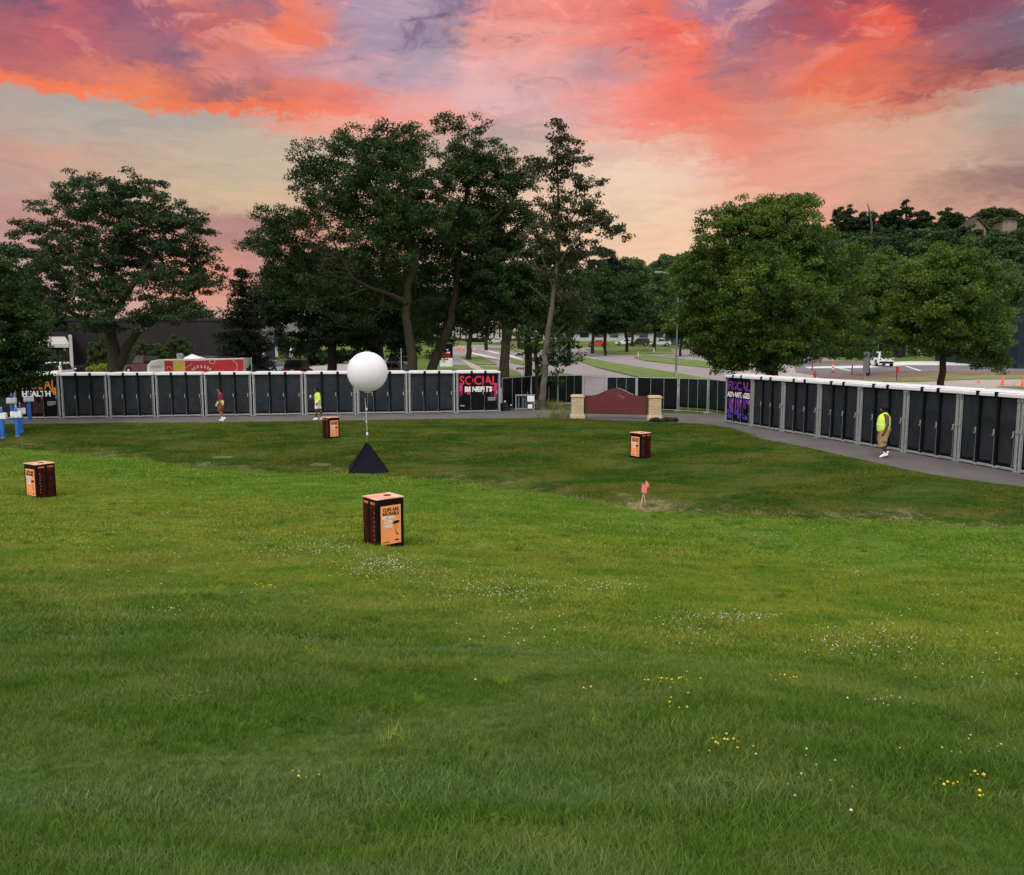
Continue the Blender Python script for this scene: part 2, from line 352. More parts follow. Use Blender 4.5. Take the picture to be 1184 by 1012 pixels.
def ground(x, y):
    x = np.asarray(x, float); y = np.asarray(y, float); shp = np.broadcast(x, y).shape
    x = np.broadcast_to(x, shp).astype(float); y = np.broadcast_to(y, shp).astype(float)
    ys = np.interp(x, SWx, SWy); yp = np.interp(x, PFx, PFy)
    zn = np.where(y > 0, -.4 + 2.67 * np.clip(1 - y / ys, 0, 1) ** 1.65, 2.27 + 1.0 * (1 - np.exp(y / 8)))
    ds = segdist(x, y, SW); dp = np.maximum(segdist(x, y, PATHF) - .6, 0)
    t_ = dp / (ds + dp + 1e-6); zm = -.4 * t_ ** 1.3
    z = np.where(y < ys, zn, np.where(y < yp, zm, 0.0))
    amp = np.where(y < yp, np.clip(np.minimum(dp / 2, 1), 0, 1), 0) * .025
    z = z + amp * (np.sin(x * 1.7 + 1.3 * np.sin(y * .9)) + np.sin(y * 1.3 + .7 * x))
    z = z + np.clip(y - BY0, 0, BY1 - BY0) * BS + hill(x, y)
    return z
_gx = np.arange(-60, 60.01, .25); _gy = np.arange(-5, 60.01, .25); _GZ = ground(*np.meshgrid(_gx, _gy))
def gz(x, y):
    if not (-60 <= x < 60 and -5 <= y < 60): return float(ground(np.array([x]), np.array([y]))[0])
    i = (x + 60) / .25; j = (y + 5) / .25; a, b = int(i), int(j); a = min(a, len(_gx) - 2); b = min(b, len(_gy) - 2); i -= a; j -= b
    return float((_GZ[b, a] * (1 - i) + _GZ[b, a + 1] * i) * (1 - j) + (_GZ[b + 1, a] * (1 - i) + _GZ[b + 1, a + 1] * i) * j)
def PG(px, py):                              # sight line meets the lawn
    d = ray(px, py); t_ = 1.0
    while t_ < 200:
        p = Vector((0, 0, CAMZ)) + d * t_
        if p.z <= gz(p.x, p.y): break
        t_ += .03
    p.z = gz(p.x, p.y); return p

def lawn_color(t, farmask):
    P_ = t.node('ShaderNodeNewGeometry').outputs['Position']
    sp = t.node('ShaderNodeSeparateXYZ'); t.put(sp.inputs[0], P_); X, Y = sp.outputs[0], sp.outputs[1]
    flat = t.node('ShaderNodeCombineXYZ'); t.put(flat.inputs[0], X); t.put(flat.inputs[1], Y); P2 = flat.outputs[0]
    big = t.noise(t.scalev(P2, (.5, 1.2, 1)), .28, 4, .6, dist=.6); med = t.noise(t.scalev(P2, (.6, 1.3, 1)), 1.1, 5, .62, dist=.5)
    fine = t.noise(P2, 7.0, 5, .65)
    nearc = t.mix(t.smooth(med, .38, .66), t.mix(t.smooth(fine, .3, .7), (.050, .104, .014), (.076, .140, .020)), (.104, .154, .040))
    rot = t.node('ShaderNodeMapping'); t.put(rot.inputs['Vector'], P2); rot.inputs['Rotation'].default_value = (0, 0, R(24)); rot.inputs['Scale'].default_value = (.18, 1.1, 1)
    streak = t.noise(rot.outputs[0], .9, 4, .6, dist=.4)
    nearc = t.mix(t.smooth(streak, .52, .66, 0, .75), nearc, (.105, .165, .062)); nearc = t.mix(t.smooth(streak, .46, .34, 0, .6), nearc, (.034, .085, .016))
    tuftn = t.noise(P2, 3.0, 4, .7, dist=.8)
    mid = t.mix(t.smooth(med, .35, .62), (.094, .168, .018), (.166, .214, .034))
    mid = t.mix(t.smooth(big, .50, .66, 0, .7), mid, (.18, .195, .042))
    mid = t.mix(t.smooth(fine, .50, .75, 0, .55), mid, (.17, .18, .045))
    mid = t.mix(t.smooth(med, .60, .74, 0, .75), mid, (.16, .125, .055))
    mid = t.mix(t.smooth(tuftn, .56, .70, 0, .7), mid, (.050, .115, .012)); nearc = t.mix(t.smooth(tuftn, .58, .72, 0, .5), nearc, (.040, .095, .014))
    bord = t.math('ADD', t.math('ADD', t.math('MULTIPLY', X, .37), Y), ctr_(t, big, 7.0))
    c = t.mix(t.smooth(bord, 5.2, 10.5), nearc, mid)
    lush = t.mix(t.smooth(med, .35, .7), (.082, .168, .020), (.138, .212, .036))
    c = t.mix(t.smooth(t.math('ADD', t.math('ADD', Y, t.math('MULTIPLY', X, .55)), ctr_(t, med, 5.0)), 16.0, 19.5, 0, .8), c, lush)
    fb = t.noise(t.scalev(P2, (.45, 1.0, 1)), .5, 5, .65, dist=.9)
    far = t.mix(t.smooth(fb, .36, .62), (.029, .074, .007), (.086, .104, .017))
    far = t.mix(t.smooth(med, .55, .72, 0, .6), far, (.105, .135, .026))
    far = t.mix(t.smooth(fine, .58, .8, 0, .4), far, (.12, .11, .05))
    return t.mix(farmask, c, far), P2
def ctr_(t, o, k): return t.math('MULTIPLY', t.math('SUBTRACT', o, .5), k)

m, t, p = newmat('lawn ground')
at = t.node('ShaderNodeAttribute', attribute_name='sw'); 
P_ = t.node('ShaderNodeNewGeometry').outputs['Position']
nz = t.noise(P_, .9, 3, .6)
fm = t.smooth(t.math('ADD', at.outputs['Fac'], ctr_(t, nz, 1.6)), -.25, .25)
lc, P2 = lawn_color(t, fm)
lc = t.mix(1.0, lc, t.ramp(t.noise(P_, 22, 5, .7), [(.3, (.62, .62, .62)), (.7, (1.05, 1.05, 1.05))]), 'MULTIPLY')
# bare, dried margin where the two mowings meet
dry = t.math('MULTIPLY', t.smooth(t.math('ABSOLUTE', t.math('SUBTRACT', at.outputs['Fac'], .7)), .2, .9, 1, 0), t.smooth(t.noise(P_, .55, 5, .7), .47, .60))
lc = t.mix(dry, lc, (.17, .14, .085))
at2 = t.node('ShaderNodeAttribute', attribute_name='bg')
bgc = t.ramp(t.noise(P_, .12, 5, .6), [(.35, (.07, .12, .025)), (.65, (.11, .16, .035))])
lc = t.mix(at2.outputs['Fac'], lc, bgc)
t.put(p.inputs['Base Color'], lc); p.inputs['Roughness'].default_value = .95; p.inputs['Specular IOR Level'].default_value = .1
b = t.node('ShaderNodeBump'); b.inputs['Strength'].default_value = .7; b.inputs['Distance'].default_value = .06
t.put(b.inputs['Height'], t.noise(P_, 9, 5, .7)); t.l.new(b.outputs[0], p.inputs['Normal']); M['lawn'] = m

gx = np.unique(np.concatenate([np.linspace(-1500, -400, 9), np.arange(-400, -80, 20.), np.arange(-80, -34, 4.), np.arange(-34, 24, .3), np.arange(24, 60, 3.), np.arange(60, 420, 10.), np.linspace(420, 1500, 9)]))
gy = np.unique(np.concatenate([np.linspace(-300, -20, 8), np.arange(-20, -4, 1.), np.arange(-4, 50, .3), [50., 110., 170., 230.], np.arange(232, 320, 7.5), np.linspace(320, 3500, 14)]))
XX, YY = np.meshgrid(gx, gy); ZZ = ground(XX, YY)
nx, ny = len(gx), len(gy); idx = np.arange(nx * ny).reshape(ny, nx)
Fq = np.stack([idx[:-1, :-1], idx[:-1, 1:], idx[1:, 1:], idx[1:, :-1]], -1).reshape(-1, 4)
ter = np_mesh('ground', np.stack([XX, YY, ZZ], -1).reshape(-1, 3), Fq, M['lawn'], smooth=True); tag(ter, kind='structure')
yy = YY.ravel(); xx = XX.ravel()
sgn = np.where(yy > np.interp(xx, SWx, SWy), 1, -1); swv = sgn * np.minimum(segdist(xx, yy, SW), 60)
A = ter.data.attributes.new('sw', 'FLOAT', 'POINT'); A.data.foreach_set('value', swv.astype(np.float32))
A = ter.data.attributes.new('bg', 'FLOAT', 'POINT'); A.data.foreach_set('value', np.clip((yy - 49.5) / 1.0, 0, 1).astype(np.float32))

# ------------------------------------------------------------------ path and roads: sheets
def sheet(name, pts, m_, lift, side=None, cuts=()):
    bm = bmesh.new(); vs = [bm.verts.new((p_[0], p_[1], 0)) for p_ in pts]; bm.faces.new(vs)
    bmesh.ops.triangulate(bm, faces=bm.faces[:])
    for c_ in cuts: bmesh.ops.bisect_plane(bm, geom=bm.verts[:] + bm.edges[:] + bm.faces[:], plane_co=(0, c_, 0), plane_no=(0, 1, 0))
    for v in bm.verts: v.co.z = bgz(v.co.y) + lift
    if side:                                  # kerb face down to the sheet below
        be = [e_ for e_ in bm.edges if e_.is_boundary]
        r_ = bmesh.ops.extrude_edge_only(bm, edges=be)
        for v in [g_ for g_ in r_['geom'] if isinstance(g_, bmesh.types.BMVert)]: v.co.z -= side
    bmesh.ops.recalc_face_normals(bm, faces=bm.faces)
    if sum(f.normal.z * f.calc_area() for f in bm.faces) < 0: bmesh.ops.reverse_faces(bm, faces=bm.faces)
    me = bpy.data.meshes.new(name); bm.to_mesh(me); bm.free(); me.materials.append(m_)
    o = bpy.data.objects.new(name, me); COL.objects.link(o); return tag(o, kind='structure')
back = [PZ(px, py) for px, py in [(1400,560)]]
path_pts = [(p_.x, p_.y) for p_ in PATHF] + [(22, 14), (18, 24), (14.4, 36), (13.0, 42), (11.4, 45.5), (6, 47.5), (2, 48.6), (-1, 49.2), (-5, 49.2), (-20, 47.5), (-60, 46)]
sheet('footpath', path_pts, M['asphalt_path'], .012, .05)
M['road'] = mat('road asphalt', (.25, .22, .228), .9, 0, .10, .25, .2, 20)
M['concrete'] = mat('pale concrete', (.35, .30, .285), .9, 0, .10, .3, .2, 10)
M['lot'] = mat('grey car park asphalt', (.14, .135, .15), .9, 0, .15, .3, .2, 10)
M['kerbwhite'] = mat('bright concrete', (.60, .585, .59), .85, 0, .08, .4)
M['dirt'] = mat('bare soil', (.15, .095, .08), .95, 0, .3, .5, .6, 4)
M['verge'] = mat('verge grass', (.085, .165, .02), .95, 0, .3, .5, .8, 6, c2=(.15, .20, .04))
M['drygrass'] = mat('dry grass', (.16, .17, .05), .95, 0, .3, .6, .8, 6)
def bpoly(name, px, m_, lift, side=None): return sheet(name, [(PB(*q).x, PB(*q).y) for q in px], m_, lift, side, (BY0, 110, 170))
sheet('road', [(PB(*q).x, PB(*q).y) for q in [(505,401.5),(545,399),(640,401),(700,402.5),(770,403),(900,408)]] + [(45, 76), (14, 60), (6, 52.5), (-3, 52.5), (-8, 60), (PB(520,418).x, PB(520,418).y)], M['road'], .01, None, (BY0, 110, 170))
bpoly('car_park', [(20,452),(20,419),(470,419),(476,452)], M['concrete'], .012)
bpoly('grass_verge', [(661,412.5),(670,412),(700,419),(760,429),(812,438),(905,454),(860,462),(745,439),(690,425.5),(672,419)], M['verge'], .14, .15)
bpoly('grass_verge', [(690,409),(676,404.5),(700,403.2),(775,404),(780,409.5),(720,410)], M['verge'], .12, .13)
bpoly('grass_verge', [(733,414),(745,411.5),(790,416),(860,423),(860,430),(790,423),(745,417.5)], M['verge'], .12, .13)
bpoly('grass_verge', [(529,413),(556,412.6),(575,422.4),(550,422.8)], M['verge'], .12, .13)
bpoly('grass_verge', [(500,421.5),(541,423.5),(549,430),(500,431)], M['verge'], .12, .13)
bpoly('grass_verge', [(555,424.5),(586,425.5),(602,433),(604,440),(575,440)], M['verge'], .12, .13)
bpoly('grass_verge', [(590,416),(600,417),(609,421.5),(605,423),(590,419.5)], M['verge'], .12, .13)
bpoly('grass_verge', [(640,431),(660,434),(669,437.5),(640,442)], M['verge'], .12, .13)
bpoly('grass_verge', [(575,405),(610,408),(650,409),(650,406.5),(600,404.5),(560,403)], M['drygrass'], .10, .11)
bpoly('sidewalk', [(528,413.2),(530.5,413),(552,424),(566,431.5),(556,434),(542,424.5)], M['concrete'], .11, .12)
for q in ([(556,404.4),(560,404.2),(579,408.6),(574,409)], [(540,408),(546,407.7),(592,417.5),(588,418.5)], [(585,411),(590,410.6),(606,415.6),(600,416)], [(668,411.2),(671,410.8),(690,415),(687,415.4)]):
    tag(bpoly('road_marking', q, M['kerbwhite'], .016), kind='structure')
bpoly('pavement', [(850,428),(925,424),(1050,428),(1300,429),(1400,470),(1200,520),(1000,480),(862,462)], M['concrete'], .012)
bpoly('parking_lot', [(918,424.5),(930,420),(1320,419),(1320,432),(1100,431),(1050,429.5),(990,433),(945,435),(920,431)], M['lot'], .018)
bpoly('concrete_apron', [(930,424.5),(1000,423),(1010,419.5),(1050,418),(1320,418),(1320,423.4),(1180,423.2),(1050,422.5),(1000,425.8),(935,426.2)], M['kerbwhite'], .026)
bpoly('soil_strip', [(940,435.5),(990,432.6),(1050,429),(1320,430),(1320,437),(1100,435),(1005,440),(950,437.5)], M['dirt'], .034)
bpoly('soil_strip', [(925,420.5),(930,417),(1005,417.5),(1005,420.5)], M['dirt'], .034)
bpoly('grass_verge', [(1000,439),(1100,434.5),(1320,434),(1320,438.5),(1130,439),(1060,442),(1005,442)], M['drygrass'], .05)
bpoly('grass_verge', [(1150,447.5),(1320,445.5),(1320,452),(1190,451)], M['verge'], .05)
for q in ([(965,425.5),(968,425.2),(985,429),(981,429.2)], [(1046,424),(1049,423.8),(1066,429),(1062,429.2)]):
    tag(bpoly('road_marking', q, M['kerbwhite'], .038), kind='structure')

# ------------------------------------------------------------------ grass
def tuft(name, nb, rad, h, w, mat_, lean=.5, seed=0):
    g = np.random.default_rng(seed); V = []; Fc = []
    for k in range(nb):
        r_ = rad * math.sqrt(g.random()); a_ = g.random() * 6.283; x0, y0 = r_ * math.cos(a_), r_ * math.sin(a_)
        hh = h * (.55 + .6 * g.random()); la = g.random() * 6.283; ll = lean * hh * (.3 + g.random()); fa = g.random() * 6.283
        wx, wy = math.cos(fa) * w / 2, math.sin(fa) * w / 2; b0 = len(V)
        for q, ww in ((0, 1), (.5, .8), (1, .12)):
            cx_ = x0 + math.cos(la) * ll * q * q; cy_ = y0 + math.sin(la) * ll * q * q; cz_ = hh * q * (1 - .25 * q * (ll / hh))
            V += [(cx_ - wx * ww, cy_ - wy * ww, cz_), (cx_ + wx * ww, cy_ + wy * ww, cz_)]
        Fc += [[b0, b0 + 1, b0 + 3, b0 + 2], [b0 + 2, b0 + 3, b0 + 5, b0 + 4]]
    me = bpy.data.meshes.new(name); me.from_pydata(V, [], Fc); me.materials.append(mat_)
    return bpy.data.objects.new(name, me)
def blade_mat(name, farv):
    m, t, p = newmat(name); c, _ = lawn_color(t, farv)
    r1 = t.node('ShaderNodeObjectInfo').outputs['Random']; r2 = t.node('ShaderNodeNewGeometry').outputs['Random Per Island']
    c = t.mix(1.0, c, t.ramp(r1, [(0, (1.15, 1.15, 1.05)), (1, (1.6, 1.55, 1.45))]), 'MULTIPLY')
    c = t.mix(1.0, c, t.ramp(r2, [(0, (.75, .8, .8)), (.85, (1.25, 1.2, 1.1)), (1, (1.9, 1.6, 1.6))]), 'MULTIPLY')
    t.put(p.inputs['Base Color'], c); p.inputs['Roughness'].default_value = .55; p.inputs['Specular IOR Level'].default_value = .08
    tr = t.node('ShaderNodeBsdfTranslucent'); t.put(tr.inputs[0], c); ms = t.node('ShaderNodeMixShader'); ms.inputs[0].default_value = .35
    t.l.new(p.outputs[0], ms.inputs[1]); t.l.new(tr.outputs[0], ms.inputs[2]); t.l.new(ms.outputs[0], t.n['Material Output'].inputs[0]); return m
M['blade'] = blade_mat('grass blades', 0.0); M['blade_far'] = blade_mat('mown grass blades', 1.0)
def scatter(name, pts, rot, scl, idx_, protos, matl=None, rotfull=None):
    pc = bpy.data.collections.new(name + ' kinds')
    for q in protos: pc.objects.link(q)
    me = bpy.data.meshes.new(name); n = len(pts); me.vertices.add(n); me.vertices.foreach_set('co', np.asarray(pts, np.float32).ravel())
    for nm, ty, arr in (('rotz', 'FLOAT', rot), ('scl', 'FLOAT', scl), ('pick', 'INT', idx_)):
        A_ = me.attributes.new(nm, ty, 'POINT'); A_.data.foreach_set('value', np.asarray(arr, np.float32 if ty == 'FLOAT' else np.int32))
    o = bpy.data.objects.new(name, me); COL.objects.link(o)
    ng = bpy.data.node_groups.new(name, 'GeometryNodeTree'); ng.interface.new_socket('Geometry', in_out='INPUT', socket_type='NodeSocketGeometry'); ng.interface.new_socket('Geometry', in_out='OUTPUT', socket_type='NodeSocketGeometry')
    N = ng.nodes; L = ng.links; gi = N.new('NodeGroupInput'); go = N.new('NodeGroupOutput')
    ip = N.new('GeometryNodeInstanceOnPoints'); ci = N.new('GeometryNodeCollectionInfo'); ci.inputs[0].default_value = pc; ci.inputs['Separate Children'].default_value = True; ci.inputs['Reset Children'].default_value = True
    def na(nm, ty):
        q = N.new('GeometryNodeInputNamedAttribute'); q.data_type = ty; q.inputs[0].default_value = nm; return q.outputs[0]
    cz = N.new('ShaderNodeCombineXYZ'); L.new(na('rotz', 'FLOAT'), cz.inputs[2])
    L.new(gi.outputs[0], ip.inputs['Points']); L.new(ci.outputs[0], ip.inputs['Instance']); ip.inputs['Pick Instance'].default_value = True
    L.new(na('pick', 'INT'), ip.inputs['Instance Index']); L.new(cz.outputs[0], ip.inputs['Rotation']); L.new(na('scl', 'FLOAT'), ip.inputs['Scale'])
    L.new(ip.outputs[0], go.inputs[0]); md = o.modifiers.new('scatter', 'NODES'); md.node_group = ng
    return o
def lawn_points(y0, y1, dens, side=.70, mar=3.2):
    A_ = (side * (y0 + y1) + 2 * mar) * (y1 - y0); n = int(A_ * dens * 1.25)
    y = rng.uniform(y0, y1, n); x = rng.uniform(-1, 1, n) * (side * y1 + mar); k = np.abs(x) < side * y + mar
    return x[k], y[k]
def grass_obj(name, zones, protos_of, near, label):
    P_, Rz, Sc, Ix, base = [], [], [], [], 0; protos = []
    for (y0, y1, dens, args) in zones:
        x, y = lawn_points(y0, y1, dens); sl = np.interp(x, SWx, SWy)
        pp = np.interp(x, PFx, PFy); k = (y < sl + .15) if near else ((y > sl - .1) & (y < pp - .03) )
        if near is False:
            k &= True
        x, y = x[k], y[k]; pr = protos_of(args, base); 
        hs = .75 + .5 * (np.sin(x * .9 + 2 * np.sin(y * .7)) * .5 + .5)
        hs = hs * (.72 + .56 * (np.sin(x * 3.1 + 1.5 * np.sin(y * 2.3)) * np.sin(y * 2.7 + x) * .5 + .5))
        P_.append(np.stack([x, y, ground(x, y) - .005], -1)); Rz.append(rng.uniform(0, 6.283, len(x))); Sc.append(rng.uniform(.8, 1.25, len(x)) * hs)
        Ix.append(rng.integers(0, len(pr), len(x)) + base); base += len(pr); protos += pr
    o = scatter(name, np.concatenate(P_), np.concatenate(Rz), np.concatenate(Sc), np.concatenate(Ix), protos)
    return tag(o, label, 'grass', kind='stuff')
def mk(args, base):
    nb, rad, h, w, lean, mt = args
    return [tuft('tuft %03d' % (base + k), nb, rad, h, w, mt, lean, base * 7 + k) for k in range(5)]
GD = 1.0
grass_obj('long_grass', [
    (.9, 3.4, 1700 * GD, (18, .040, .062, .0027, .7, M['blade'])),
    (3.4, 7.0, 900 * GD, (18, .055, .060, .0036, .7, M['blade'])),
    (7.0, 14, 300 * GD, (24, .10, .052, .0075, .7, M['blade'])),
    (14, 24, 100 * GD, (26, .17, .05, .014, .6, M['blade'])),
    (24, 34, 40 * GD, (26, .25, .06, .028, .6, M['blade'])),
], mk, True, 'long soft meadow grass on the near slope below the camera')
grass_obj('mown_grass', [
    (17, 28, 70 * GD, (22, .18, .034, .016, .7, M['blade_far'])),
    (28, 42.5, 34 * GD, (26, .26, .04, .026, .7, M['blade_far'])),
], mk, False, 'short darker mown grass between the dip and the footpath')

# coarser clumps and broad-leaved weeds break up the turf
wm = [M['blade'], blade_mat('bright clump blades', 0.0), blade_mat('dull clump blades', 0.0)]
for m__, tint in ((wm[1], (1.45, 1.35, 1.0)), (wm[2], (.55, .62, .6))):
    t_ = NT(m__.node_tree); pb = t_.n['Principled BSDF']; src = pb.inputs['Base Color'].links[0].from_socket; c2 = t_.mix(1.0, src, tint, 'MULTIPLY'); t_.l.new(c2, pb.inputs['Base Color']); t_.l.new(c2, t_.n['Translucent BSDF'].inputs[0])
def weed(name, n, r_, m__, seed):
    g = np.random.default_rng(seed); V = []; Fc = []
    for k in range(n):
        a_ = g.random() * 6.283; d = r_ * g.random() ** .5; x, y, z = d * math.cos(a_), d * math.sin(a_), .018 + .02 * g.random(); s_ = .0095 * g.uniform(.7, 1.4); q = g.random() * 6.283; tl = g.normal() * .3
        for j in range(3):
            b_ = q + j * 2.094; b0 = len(V); cx_, cy_ = x + math.cos(b_) * s_ * .6, y + math.sin(b_) * s_ * .6
            V += [(x, y, z), (cx_ - math.sin(b_) * s_ * .5, cy_ + math.cos(b_) * s_ * .5, z + tl * s_), (x + math.cos(b_) * s_ * 1.25, y + math.sin(b_) * s_ * 1.25, z), (cx_ + math.sin(b_) * s_ * .5, cy_ - math.cos(b_) * s_ * .5, z - tl * s_)]; Fc.append([b0, b0 + 1, b0 + 2, b0 + 3])
    me = bpy.data.meshes.new(name); me.from_pydata(V, [], Fc); me.materials.append(m__); return bpy.data.objects.new(name, me)
pro = [tuft('clump %d' % k, 60, .07, .085, .0045, wm[1 + k % 2] if k < 4 else wm[0], .8, 900 + k) for k in range(5)] + [weed('weed %d' % k, 70, .13, wm[2 if k % 2 else 0], 950 + k) for k in range(4)]
x, y = lawn_points(1.6, 24, 9.0); dn = np.sin(x * .8 + 2 * np.sin(y * .5 + 1)) * np.sin(y * .9 + .6 * x) + rng.normal(size=len(x)) * .5; k = (dn > .1) & (y < np.interp(x, SWx, SWy)); x, y = x[k], y[k]
o = scatter('turf_clumps', np.stack([x, y, ground(x, y) - .004], -1), rng.uniform(0, 6.28, len(x)), rng.uniform(.6, 1.5, len(x)), rng.integers(0, 9, len(x)), pro); tag(o, 'coarser grass clumps and clover leaf patches across the near slope', 'grass', kind='stuff')
# white clover and yellow flowers
def blossoms(name, patches, m_, r_, h_, label, mult=1):
    V = []; Fc = []
    oct_ = np.array([(1,0,0),(0,1,0),(-1,0,0),(0,-1,0),(0,0,.8),(0,0,-.6)]); of = [(0,1,4),(1,2,4),(2,3,4),(3,0,4),(1,0,5),(2,1,5),(3,2,5),(0,3,5)]
    for (px, py, sx, sy, n, pw) in patches:
        n = int(n * mult)
        for k in range(n):
            c_ = PG(px + rng.normal() * sx, min(py + rng.normal() * sy, 1000))
            rr = r_ * rng.uniform(.5, 1.35); b0 = len(V); hz = h_ * rng.uniform(.45, 1.2)
            V += [tuple(q * rr + np.array([c_.x, c_.y, c_.z + hz])) for q in oct_]; Fc += [[b0 + i for i in f] for f in of]
    o = np_mesh(name, V, Fc, m_, smooth=True, nper=3); return tag(o, label, 'flowers', kind='stuff')
M['clover'] = mat('clover blossom', (.62, .60, .56), .8, 0, .2, 60); M['yellow'] = mat('yellow flower', (.80, .52, .02), .7, 0, .1, 60)
blossoms('clover_blossoms', [(370,634,34,5,90,0),(440,652,22,6,80,0),(470,662,45,7,120,0),(550,680,50,9,110,0),(620,688,40,6,50,0),(330,628,60,14,70,0),(240,600,50,10,50,0),
    (830,718,30,3.2,85,0),(790,735,14,9,30,0),(705,680,20,4,36,0),(990,745,40,9,60,0),(900,620,70,6,50,0),(750,612,40,5,40,0),(985,665,12,3,14,0),(1050,700,60,30,40,0),(1130,780,40,30,25,0),
    (1010,815,22,4,11,0),(620,700,60,30,50,0),(1120,870,30,6,6,0),(60,620,50,20,36,0),(150,640,80,20,40,0),(1120,640,50,8,26,0),(500,600,60,10,40,0),(200,708,12,3,8,0),(930,905,40,15,6,0)],
    M['clover'], .0088, .052, 'drifts of small white clover blossoms across the lawn', 2.1)
blossoms('yellow_flowers', [(35,626,18,2.4,34,0),(85,625,6,2,8,0),(308,682,7,1.4,16,0),(225,708,20,3,5,0),(775,795,22,4,22,0),(782,820,10,4,7,0),(840,866,14,4,16,0),(905,790,10,3,7,0),(680,805,4,2,3,0),(345,908,16,3,6,0),(1095,915,8,4,7,0),(1130,907,8,2,9,0),(1133,930,4,2,4,0),(1045,872,3,2,2,0),(100,650,30,5,8,0)],
    M['yellow'], .0098, .056, 'scattered small yellow flowers in the lawn')
# flat stones and straw in the dip
M['slab'] = mat('weathered concrete slab', (.075, .085, .030), .9, 0, .25, 4, .5, 9)
def slab(px, py, w, d, rz, label):
    q = PG(px, py); mb = MB(); mb.box((0, 0, .0), (w, d, .10), 0, 0, .015); o = mb.build('stone_slab', M['slab']); o.location = (q.x, q.y, q.z - .015); o.rotation_euler = (0, 0, rz)
    return tag(o, label, 'slab')
slab(258, 529.5, .72, .45, .05, 'small pale concrete slab set in the grass left of the long row dip')
slab(371, 538, .70, .5, -.2, 'small concrete slab in the grass beside the black pyramid skirt')
tick('p2')
# ------------------------------------------------------------------ trees
def leaf_mat(name, lo, hi, yellow=None):
    m, t, p = newmat(name); g = t.node('ShaderNodeTexCoord').outputs['Object']
    r2 = t.node('ShaderNodeNewGeometry').outputs['Random Per Island']
    n = t.noise(g, .45, 4, .6)
    c = t.mix(t.smooth(n, .35, .65), lo, hi)
    c = t.mix(1.0, c, t.ramp(r2, [(0, (.8, .82, .85)), (.5, (1, 1, 1)), (1, (1.3, 1.25, 1.1))]), 'MULTIPLY')
    t.put(p.inputs['Base Color'], c); p.inputs['Roughness'].default_value = .5; p.inputs['Specular IOR Level'].default_value = .3
    tr = t.node('ShaderNodeBsdfTranslucent'); t.put(tr.inputs[0], t.mix(1.0, c, (1.3, 1.4, .7), 'MULTIPLY')); ms = t.node('ShaderNodeMixShader'); ms.inputs[0].default_value = .25
    t.l.new(p.outputs[0], ms.inputs[1]); t.l.new(tr.outputs[0], ms.inputs[2]); t.l.new(ms.outputs[0], t.n['Material Output'].inputs[0]); return m
M['leaf_dark'] = leaf_mat('dark green leaves', (.013, .036, .007), (.032, .066, .012))
M['leaf_deep'] = leaf_mat('deep green leaves', (.008, .022, .006), (.017, .042, .009))  # darkest of the green leaf tones
M['leaf_blue'] = leaf_mat('blue green leaves', (.016, .036, .014), (.034, .062, .022))
M['leaf_olive'] = leaf_mat('olive green leaves', (.030, .072, .008), (.098, .150, .018))
M['leaf_sparse'] = leaf_mat('grey green leaves', (.030, .040, .016), (.052, .062, .024))
M['leaf_far'] = leaf_mat('distant green leaves', (.040, .085, .026), (.070, .120, .038))
M['leaf_needle'] = leaf_mat('dark needles', (.014, .024, .016), (.026, .038, .024))
M['leaf_bright'] = leaf_mat('bright yellow green leaves', (.14, .19, .02), (.26, .30, .04))
M['leaf_redbrown'] = leaf_mat('dark red brown leaves', (.022, .012, .010), (.035, .020, .016))
M['leaf_shrub'] = leaf_mat('shrub leaves', (.035, .062, .020), (.060, .095, .032))

def tubes(segs, n=6):
    A_ = np.array([s_[0] for s_ in segs]); B_ = np.array([s_[1] for s_ in segs]); ra = np.array([s_[2] for s_ in segs]); rb = np.array([s_[3] for s_ in segs])
    d = B_ - A_; d /= (np.linalg.norm(d, axis=1, keepdims=True) + 1e-9)
    up = np.tile([0., 0, 1], (len(d), 1)); up[np.abs(d[:, 2]) > .9] = [1., 0, 0]
    u = np.cross(up, d); u /= np.linalg.norm(u, axis=1, keepdims=True); v = np.cross(d, u)
    q = np.arange(n) / n * 2 * np.pi
    ring = u[:, None] * np.cos(q)[None, :, None] + v[:, None] * np.sin(q)[None, :, None]
    B2 = B_ + d * rb[:, None] * .3
    V = np.concatenate([A_[:, None] + ring * ra[:, None, None], B2[:, None] + ring * rb[:, None, None]], 1).reshape(-1, 3)
    k = np.arange(n); f = np.stack([k, (k + 1) % n, n + (k + 1) % n, n + k], -1)
    Fc = (np.arange(len(segs)) * 2 * n)[:, None, None] + f[None]
    return V, Fc.reshape(-1, 4)
def leaves(C, per, rc, size, g, upb=.5, flat=.55):
    n = len(C) * per; c = np.repeat(C, per, 0); sp = g.normal(size=(n, 3)); sp *= (g.random((n, 1)) ** .5) / np.linalg.norm(sp, axis=1, keepdims=True); sp = sp * np.array([1, 1, flat]) * rc * .72
    c = c + sp; nr = g.normal(size=(n, 3)) + np.array([0, 0, upb]); nr /= np.linalg.norm(nr, axis=1, keepdims=True)
    a_ = np.cross(nr, g.normal(size=(n, 3))); a_ /= np.linalg.norm(a_, axis=1, keepdims=True) + 1e-9; b_ = np.cross(nr, a_)
    s_ = size * g.uniform(.6, 1.35, (n, 1)); dr = np.zeros((n, 3)); dr[:, 2] = -.2
    V = np.stack([c - a_ * s_ * .5, c + b_ * s_ * .30 + nr * s_ * .08, c + (a_ + dr) * s_ * .5, c - b_ * s_ * .30 + nr * s_ * .08], 1).reshape(-1, 3)
    return V, np.arange(n * 4).reshape(-1, 4)
